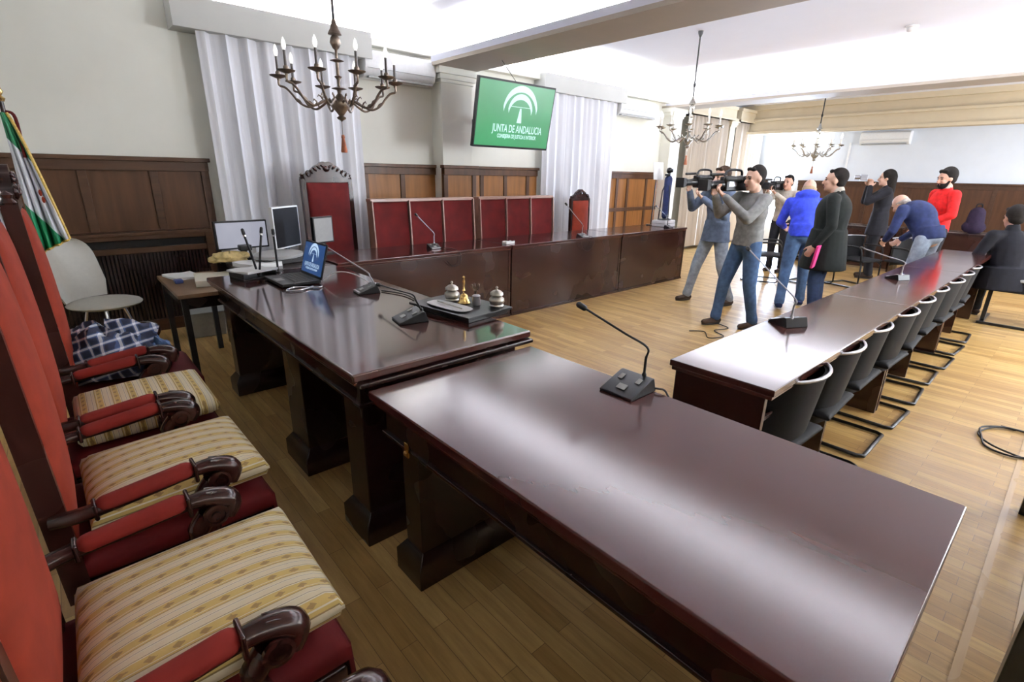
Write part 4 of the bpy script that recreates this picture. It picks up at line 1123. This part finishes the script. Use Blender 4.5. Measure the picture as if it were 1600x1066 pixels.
def person(label, loc, rz, pose, top, trousers, shoes, hair, hairstyle='short', skin='skin', fat=1.0, topname='sweater', hem=0.0, sleeve=1.0, collar=None, scale=1.0, beard=None, hood=False, feet=True):
    J = dict(BASE); J.update(pose)
    V = {k: Vector(v) for k, v in J.items() if isinstance(v, tuple)}
    t = thing('person', label, 'person', loc, rz, None, scale)
    B = basis(V['chest']-V['pelvis'], V['shL']-V['shR'])
    Bp = basis((V['chest']-V['pelvis'])+Vector((0, 0, .4)), V['hipL']-V['hipR'])
    Bc = basis(V['neck']-V['chest'], V['shL']-V['shR'])
    def torso(m, g, cl=False):
        if not cl: m.ell(V['pelvis'], (.105*fat+g, .155+g, .13+g), Bp, 20, 12)
        mid = V['pelvis'].lerp(V['chest'], .5)
        m.ell(mid, (.105*fat+g, .145+g, (.17 if cl else .20)+g), B, 20, 12)
        m.ell(V['chest'], (.115*fat+g, .168+g, .20+g), Bc, 20, 12)
        for s in ('L', 'R'): m.cap(V['neck']+Vector((0, 0, -.065)), V['sh'+s], .050+g, .052+g, 12)
        m.cap(V['pelvis'].lerp(V['chest'], .42 if cl else 0), V['chest'], .105*fat+g, .115*fat+g, 14)
    def skirt(m, a0, b0, a1, b1, drop):
        rr = []
        for k in range(6):
            q = k/5; c = V['pelvis']+Bp @ Vector((0, 0, .12-(.12+.06+drop)*q)); a = a0+(a1-a0)*q; b = b0+(b1-b0)*q
            rr.append([c+Bp @ Vector((a*math.cos(2*PI*i/24), b*math.sin(2*PI*i/24), 0)) for i in range(24)])
        m.ring_loft(rr)
    def arms(m, g, f=1.0, s_=('L', 'R')):
        for s in s_:
            m.cap(V['sh'+s], V['el'+s], .056+g, .043+g, 14)
            w = V['el'+s].lerp(V['ha'+s], f)
            m.cap(V['el'+s], w, .042+g, .028+.012*(1-f)+g, 14)
    def legs(m, g):
        for s in ('L', 'R'):
            m.cap(V['hip'+s], V['kn'+s], .082+g, .056+g, 14); m.cap(V['kn'+s], V['an'+s], .054+g, .036+g, 14)
    hy, hp = R(J['hyaw']), R(J['hpitch'])
    H = Matrix.Translation(V['head']) @ Matrix.Rotation(hy, 4, 'Z') @ Matrix.Rotation(hp, 4, 'Y')
    HR = H.to_3x3()
    def hp_(p): return tuple(H @ Vector(p))
    m = MB()
    torso(m, 0); arms(m, 0); legs(m, 0)
    m.cap(V['neck']-Vector((0, 0, .03)), V['head']+HR @ Vector((-.015, 0, -.03)), .060, .054, 14)
    m.ell(hp_((-.012, 0, .025)), (.098, .076, .098), HR, 20, 14)
    m.ell(hp_((.022, 0, -.045)), (.066, .058, .075), HR, 16, 12)
    m.ell(hp_((.058, 0, -.094)), (.026, .030, .020), HR, 12, 8)
    m.cap(hp_((.084, 0, .012)), hp_((.104, 0, -.028)), .011, .016, 10)
    m.cap(hp_((.078, -.034, .030)), hp_((.078, .034, .030)), .012, .012, 8)
    for s in (-1, 1):
        m.ell(hp_((-.005, s*.076, -.005)), (.020, .010, .030), HR, 10, 8); m.ell(hp_((.062, s*.034, -.022)), (.026, .022, .022), HR, 10, 8)
    for s, sg in (('L', 1), ('R', -1)):
        d = (V['ha'+s]-V['el'+s]).normalized()
        pn = Vector(J['palm'+s]).normalized() if J['palm'+s] else Vector((-sg*0.0, -sg*1.0, .0))
        pn = (pn-d*pn.dot(d)).normalized(); side = d.cross(pn)
        w = V['ha'+s]; HB = Matrix((side, pn, d)).transposed()
        m.ell(w+d*.045, (.040, .017, .052), HB, 12, 8)
        c = J['curl'+s]
        for k, (o_, L) in enumerate(((-.029, .068), (-.010, .080), (.010, .075), (.028, .060))):
            p = w+d*.085+side*o_; q = d; a = 0
            for seg, fl in ((0, .46), (1, .30), (2, .24)):
                a += c*(.55, .75, .5)[seg]; q = d*math.cos(a)+pn*math.sin(a)
                p2 = p+q*L*fl; m.cap(p, p2, .0105-.001*seg, .0098-.001*seg, 8); p = p2
        th = w+d*.02-side*.030; q1 = (d*.75-side*.55+pn*.35).normalized(); th2 = th+q1*.045
        m.cap(th, th2, .014, .012, 8); m.cap(th2, th2+(q1*.5+d*.5+pn*.3*c).normalized()*.032, .012, .010, 8)
    body = m.build('body', skin, t); remesh(body, .0085, 3)
    # features
    m = MB()
    for s in (-1, 1): m.ell(hp_((.0815, s*.031, .008)), (.009, .013, .0065), HR, 10, 6)
    m.build('eye', 'eye_dark', t, smooth=True)
    m = MB()
    for s in (-1, 1): m.cap(hp_((.088, s*.016, .031)), hp_((.080, s*.046, .030)), .005, .004, 6)
    m.build('eyebrow', 'hair_dark' if hair in ('hair_dark', 'hair_brown') else hair, t, smooth=True)
    m = MB(); m.cap(hp_((.086, -.018, -.062)), hp_((.086, .018, -.062)), .006, .006, 8); m.build('mouth', 'lip', t, smooth=True)
    # hair
    m = MB()
    if hairstyle == 'short' or hairstyle == 'full':
        g = .004 if hairstyle == 'short' else .014
        m.ell(hp_((-.036, 0, .046)), (.090+g, .076+g, .094+g*1.0), HR, 20, 14)
        m.ell(hp_((-.052, 0, -.01)), (.060+g, .070+g*.6, .070), HR, 16, 10)
        m.cap(hp_((.045, -.035, .100)), hp_((.045, .035, .100)), .020+g*.5, .020+g*.5, 10)
    elif hairstyle == 'long':
        m.ell(hp_((-.030, 0, .038)), (.105, .092, .105), HR, 20, 14); m.cap(hp_((-.06, 0, .02)), hp_((-.085, 0, -.20)), .085, .065, 14)
    elif hairstyle == 'balding':
        for s in (-1, 1): m.cap(hp_((-.07, s*.045, .0)), hp_((.0, s*.070, .01)), .030, .018, 10)
        m.ell(hp_((-.060, 0, -.005)), (.056, .072, .062), HR, 16, 10)
    h = m.build('hair', hair, t); remesh(h, .008, 3)
    if beard:
        m = MB(); m.ell(hp_((.030, 0, -.072)), (.066, .060, .055), HR, 16, 10); m.cap(hp_((.0, -.066, -.02)), hp_((.03, -.058, -.07)), .014, .018, 8); m.cap(hp_((.0, .066, -.02)), hp_((.03, .058, -.07)), .014, .018, 8)
        b = m.build('beard', beard, t); remesh(b, .008, 3)
    # clothing
    m = MB(); torso(m, .013, True); arms(m, .012, .93*sleeve)
    if hem:
        skirt(m, .125*fat, .17*max(1, fat*.9), (.145+.05*hem)*fat, .20*max(1, fat*.92), .03+hem*.45)
    else:
        skirt(m, .118*fat, .165, .125*fat, .172, -.02)
    if hood:
        m.ell(tuple(V['neck']+B @ Vector((-.055, 0, .02))), (.085, .13, .065), Bc, 16, 10); m.cap(V['neck']+B @ Vector((-.02, -.09, .03)), V['neck']+B @ Vector((-.02, .09, .03)), .05, .05, 10)
    else:
        m.cap(V['neck']-Vector((0, 0, .04)), V['neck']+Vector((.0, 0, .012)), .080, .066, 14)
    c = m.build(topname, top, t); remesh(c, .012, 3)
    if collar:
        m = MB(); m.cap(V['neck']-Vector((0, 0, .015)), V['neck']+Vector((.004, 0, .034)), .070, .062, 14); k = m.build('collar', collar, t); remesh(k, .009, 2)
    m = MB(); m.ell(V['pelvis']-Vector((0, 0, .03)), (.112*fat, .162, .10), Bp, 20, 10); legs(m, .016)
    for s in ('L', 'R'): m.cap(V['kn'+s].lerp(V['an'+s], .7), V['an'+s]+Vector((0, 0, .01)), .056, .062, 12)
    c = m.build('trousers', trousers, t); remesh(c, .012, 3)
    if feet:
        for s in ('L', 'R'):
            a = V['an'+s]; yw = R(J['toe'+s]); f = Vector((math.cos(yw), math.sin(yw), 0))
            m = MB(); m.cap(a-f*.035+Vector((0, 0, -.04)), a+f*.15+Vector((0, 0, -.048)), .044, .036, 14, (0, 0, 1), .9); m.cap(a, a+Vector((0, 0, -.04)), .046, .045, 12)
            sh = m.build('shoe', shoes, t); remesh(sh, .010, 3)
            m = MB(); rr = []
            for z in (-.080, -.062):
                ring = []
                for i in range(20):
                    q = 2*PI*i/20; sidev = Vector((-f.y, f.x, 0)); ring.append(a+f*(.055+.125*math.cos(q))+sidev*(.044*math.sin(q))+Vector((0, 0, z)))
                rr.append(ring)
            m.ring_loft(rr); m.build('sole', 'sole_white' if shoes == 'navy_sweater' else 'black_rubber', sh)
    return t, V, H
def video_camera(label, loc, rot, s=1.0):
    """shoulder video camera, lens towards +x"""
    t = thing('video_camera', label, 'video camera', loc, 0, 'shoulder video cameras', s); t.rotation_euler = rot
    MB().box(-.20, .12, -.055, .055, -.07, .08).build('camera_body', 'black_plastic', t, bevel=.015)
    m = MB(); m.lathe([(0, 0), (.042, 0), (.046, .05), (.040, .06), (.044, .14), (.052, .16), (.055, .20), (.050, .205), (.046, .17), (0, .165)], (0, 0, 0), 20, Matrix.Translation((.12, 0, .0)) @ Matrix.Rotation(R(90), 4, 'Y')); l = m.build('lens', 'black_metal', t, smooth=True)
    m = MB(); m.ring_loft([[Vector((.31, y, z)) for y, z in ((-.055, -.045), (.055, -.045), (.055, .045), (-.055, .045))], [Vector((.37, y*1.3, z*1.3)) for y, z in ((-.055, -.045), (.055, -.045), (.055, .045), (-.055, .045))]]); m.build('lens_hood', 'black_plastic', l, bevel=.004)
    m = MB(); m.tube(bez([(-.12, 0, .075), (-.10, 0, .135), (.06, 0, .14), (.11, 0, .085)], 5), .013, 8); m.build('handle', 'black_plastic', t, smooth=True)
    m = MB(); m.cap((.02, .075, .055), (.15, .085, .06), .026, .030, 12); m.cap((-.03, .085, .055), (.02, .078, .055), .034, .026, 12); m.build('viewfinder', 'black_rubber', t, smooth=True)
    m = MB(); m.cap((.02, -.075, .10), (.21, -.075, .10), .014, .016, 10); m.build('shotgun_microphone', 'black_rubber', t, smooth=True)
    MB().box(-.30, -.205, -.05, .05, -.065, .075).build('battery', 'grey_plastic', t, bevel=.01)
    MB().box(-.02, .08, -.0575, -.056, -.02, .03).box(-.02, .08, .056, .0575, -.02, .03).build('side_plate', 'silver_plastic', t)
    return t
def place(loc, rz, p, sc=1):
    return Matrix.Translation(loc) @ Matrix.Rotation(rz, 4, 'Z') @ Matrix.Scale(sc, 4) @ Vector(p)

# cameraman in grey sweater
L, rz = (5.57, 2.42, 0), R(158)
person('man in grey sweater and blue jeans shooting with a shoulder video camera', L, rz,
       dict(shR=(.02, -.19, 1.40), elR=(.20, -.26, 1.22), haR=(.34, -.20, 1.43), shL=(.03, .185, 1.39), elL=(.26, .22, 1.20), haL=(.38, -.02, 1.42), head=(.055, .015, 1.59), hyaw=-4, hpitch=4,
            anL=(-.10, .15, .08), anR=(.16, -.13, .08), knL=(.0, .13, .49), knR=(.12, -.12, .49), palmL=(0, 0, 1), palmR=(0, 1, 0), curlL=1.1, curlR=1.2),
       'grey_sweater', 'jeans_blue', 'shoe_brown', 'hair_dark', 'short', 'skin_pale', 1.08, 'sweater')
video_camera('black shoulder video camera of the grey sweater man', tuple(place(L, rz, (.20, -.135, 1.535))), (0, R(2), rz))
# cameraman in blue-grey jacket
L, rz = (6.36, 3.18, 0), R(162)
person('man in blue-grey jacket and pale jeans filming beside the grey sweater cameraman', L, rz,
       dict(shR=(.02, -.19, 1.42), elR=(.20, -.27, 1.22), haR=(.34, -.20, 1.44), shL=(.03, .185, 1.40), elL=(.20, .28, 1.16), haL=(.36, .06, 1.36), head=(.055, .02, 1.60), hyaw=-4, hpitch=4,
            anL=(-.16, .22, .08), anR=(.15, -.22, .08), knL=(-.02, .16, .50), knR=(.10, -.16, .50), palmL=(0, 0, 1), palmR=(0, 1, 0), curlL=1.1, curlR=1.2),
       'blue_grey_jacket', 'jeans_pale', 'shoe_dark', 'hair_brown', 'short', 'skin_pale', 1.05, 'jacket', hem=.10)
video_camera('black shoulder video camera of the blue-grey jacket man', tuple(place(L, rz, (.20, -.135, 1.545))), (0, R(2), rz))
# man in blue hoodie
person('man in bright blue hooded top and jeans with his back to us', (7.14, 2.42, 0), R(28),
       dict(pelvis=(-.03, 0, .93), chest=(.09, 0, 1.21), neck=(.15, 0, 1.37), head=(.23, -.02, 1.47), shL=(.13, .18, 1.31), shR=(.13, -.18, 1.31), elL=(.20, .25, 1.05), haL=(.38, .17, .98), elR=(.20, -.25, 1.05), haR=(.38, -.15, .98),
            hyaw=-18, hpitch=14, hipL=(-.03, .085, .90), hipR=(-.03, -.085, .90), knL=(-.06, .12, .48), anL=(-.36, .17, .10), knR=(.05, -.10, .48), anR=(.02, -.12, .08)),
       'hoodie_blue', 'jeans_blue', 'navy_sweater', 'hair_blond', 'balding', 'skin_pale', 1.12, 'hooded_top', hood=True)
# man in dark overcoat
person('man in black overcoat in profile holding a pink folder by his side', (6.50, 1.93, 0), R(98),
       dict(shL=(-.01, .20, 1.40), shR=(-.01, -.20, 1.40), elL=(-.06, .30, 1.12), haL=(.06, .33, .90), elR=(-.05, -.27, 1.12), haR=(.05, -.24, .88), head=(.05, 0, 1.585), hyaw=8, hpitch=-2),
       'black_coat', 'jeans_dark', 'shoe_dark', 'hair_dark', 'short', 'skin_pale', 1.42, 'overcoat', hem=.52, collar='beige_shirt')
m = MB(); m.box(-.012, .012, -.09, .09, -.12, .12); m.box(-.010, .010, .085, .096, -.115, .115)
o = m.build('pink_folder', 'pink_folder', bevel=.003); o.location = tuple(place((6.50, 1.93, 0), R(98), (.02, .375, .80))); o.rotation_euler = (0, R(-6), R(100))
tag(o, 'pink folder held against the overcoat at hand height', 'folder')
# woman in dark clothes
L, rz = (10.3, 2.36, 0), R(108)
person('woman in black with dark hair raising a camera to her face, seen side-on', L, rz,
       dict(elL=(.22, .20, 1.22), haL=(.22, .05, 1.46), elR=(.24, -.18, 1.22), haR=(.24, -.06, 1.47), hyaw=0, palmL=(0, -1, 0), palmR=(0, 1, 0)),
       'black_cloth', 'black_cloth', 'shoe_dark', 'hair_dark', 'long', 'skin_pale', .95, 'coat', hem=.35, scale=1.03)
p = place(L, rz, (.34, 0, 1.64)); m = MB(); m.box(-.05, .05, -.07, .07, -.045, .045); m.lathe([(0, 0), (.032, 0), (.034, .08), (0, .08)], (0, 0, 0), 14, Matrix.Translation((.05, 0, 0)) @ Matrix.Rotation(R(90), 4, 'Y'))
o = m.build('photo_camera', 'silver_plastic', bevel=.005); o.location = p; o.rotation_euler = (0, 0, rz); tag(o, 'small bright camera held up by the woman in black', 'camera')
# bending man in navy sweater
person('man in navy sweater and pale jeans bent forward over the long table', (8.32, 1.40, 0), R(72),
       dict(pelvis=(-.08, 0, .93), chest=(.10, 0, 1.19), neck=(.24, 0, 1.27), head=(.345, 0, 1.30), hpitch=38, shL=(.19, .20, 1.25), shR=(.19, -.20, 1.25), elL=(.22, .25, .98), haL=(.34, .16, .84), elR=(.20, -.25, .98), haR=(.32, -.14, .84),
            hipL=(-.08, .09, .90), hipR=(-.08, -.09, .90), knL=(-.02, .11, .49), knR=(-.02, -.11, .49), anL=(-.06, .13, .08), anR=(-.06, -.13, .08)),
       'navy_sweater', 'jeans_pale', 'shoe_dark', 'hair_grey', 'balding', 'skin_pale', 1.35, 'sweater')
# bearded man in red
person('bearded man in red jacket standing behind the bending navy sweater man', (9.15, 1.42, 0), R(132),
       dict(hyaw=8, hpitch=8, elL=(.02, .27, 1.14), haL=(.20, .14, 1.02), elR=(-.06, -.28, 1.13), haR=(.10, -.26, .93)),
       'red_jacket', 'black_cloth', 'shoe_dark', 'hair_dark', 'full', 'skin', 1.12, 'jacket', collar='beige_shirt', beard='hair_dark', scale=1.03)
# seated person in puffer jacket at the right edge
person('person in black puffer jacket seated at the right edge, back turned', (8.12, .52, 0), R(40),
       dict(pelvis=(0, 0, .55), chest=(.06, 0, .88), neck=(.08, 0, 1.08), head=(.12, 0, 1.215), shL=(.05, .20, 1.02), shR=(.05, -.20, 1.02), elL=(.10, .28, .76), haL=(.32, .20, .66), elR=(.10, -.28, .76), haR=(.32, -.20, .66),
            hipL=(.03, .09, .54), hipR=(.03, -.09, .54), knL=(.44, .12, .52), knR=(.44, -.12, .52), anL=(.46, .13, .08), anR=(.46, -.13, .08), hpitch=8),
       'puffer_black', 'black_cloth', 'shoe_dark', 'hair_dark', 'full', 'skin', 1.45, 'puffer_jacket', hem=.12, collar='puffer_black')
t = thing('rucksack', 'dark purple bag standing on the desk under the far panelling', 'bag', (11.45, 1.28, .78), R(20))
m = MB(); m.cap((0, -.06, .10), (0, .06, .11), .10, .10, 16, (1, 0, 0), .7); m.cap((0, 0, .12), (0, 0, .32), .13, .11, 14, (1, 0, 0), .7); o = m.build('bag_body', 'purple_cloth', t, smooth=True)
m = MB(); m.tube(bez([(0, -.04, .40), (0, -.03, .47), (0, .03, .47), (0, .04, .40)], 5), .010, 6); m.build('handle', 'black_cloth', t, smooth=True)
# distant cameraman in beige before the bright window
L, rz = (9.6, 3.62, 0), R(175)
person('distant cameraman in beige shirt in front of the bright window', L, rz,
       dict(shR=(.02, -.19, 1.40), elR=(.20, -.26, 1.22), haR=(.34, -.18, 1.43), elL=(.22, .24, 1.18), haL=(.38, -.02, 1.40), head=(.055, .01, 1.58), palmL=(0, 0, 1), palmR=(0, 1, 0)),
       'beige_shirt', 'black_cloth', 'shoe_dark', 'hair_dark', 'short', 'skin', 1.05, 'shirt', scale=.97)
video_camera('black shoulder video camera of the distant beige-shirted man', tuple(place(L, rz, (.16, -.135, 1.48))), (0, 0, rz))

scene.view_settings.view_transform = 'Standard'
scene.view_settings.look = 'None'
scene.view_settings.gamma = 1
scene.view_settings.exposure = 0.88
scene.cycles.caustics_reflective = False
scene.cycles.caustics_refractive = False
scene.cycles.sample_clamp_indirect = 4
scene.cycles.blur_glossy = 1.0
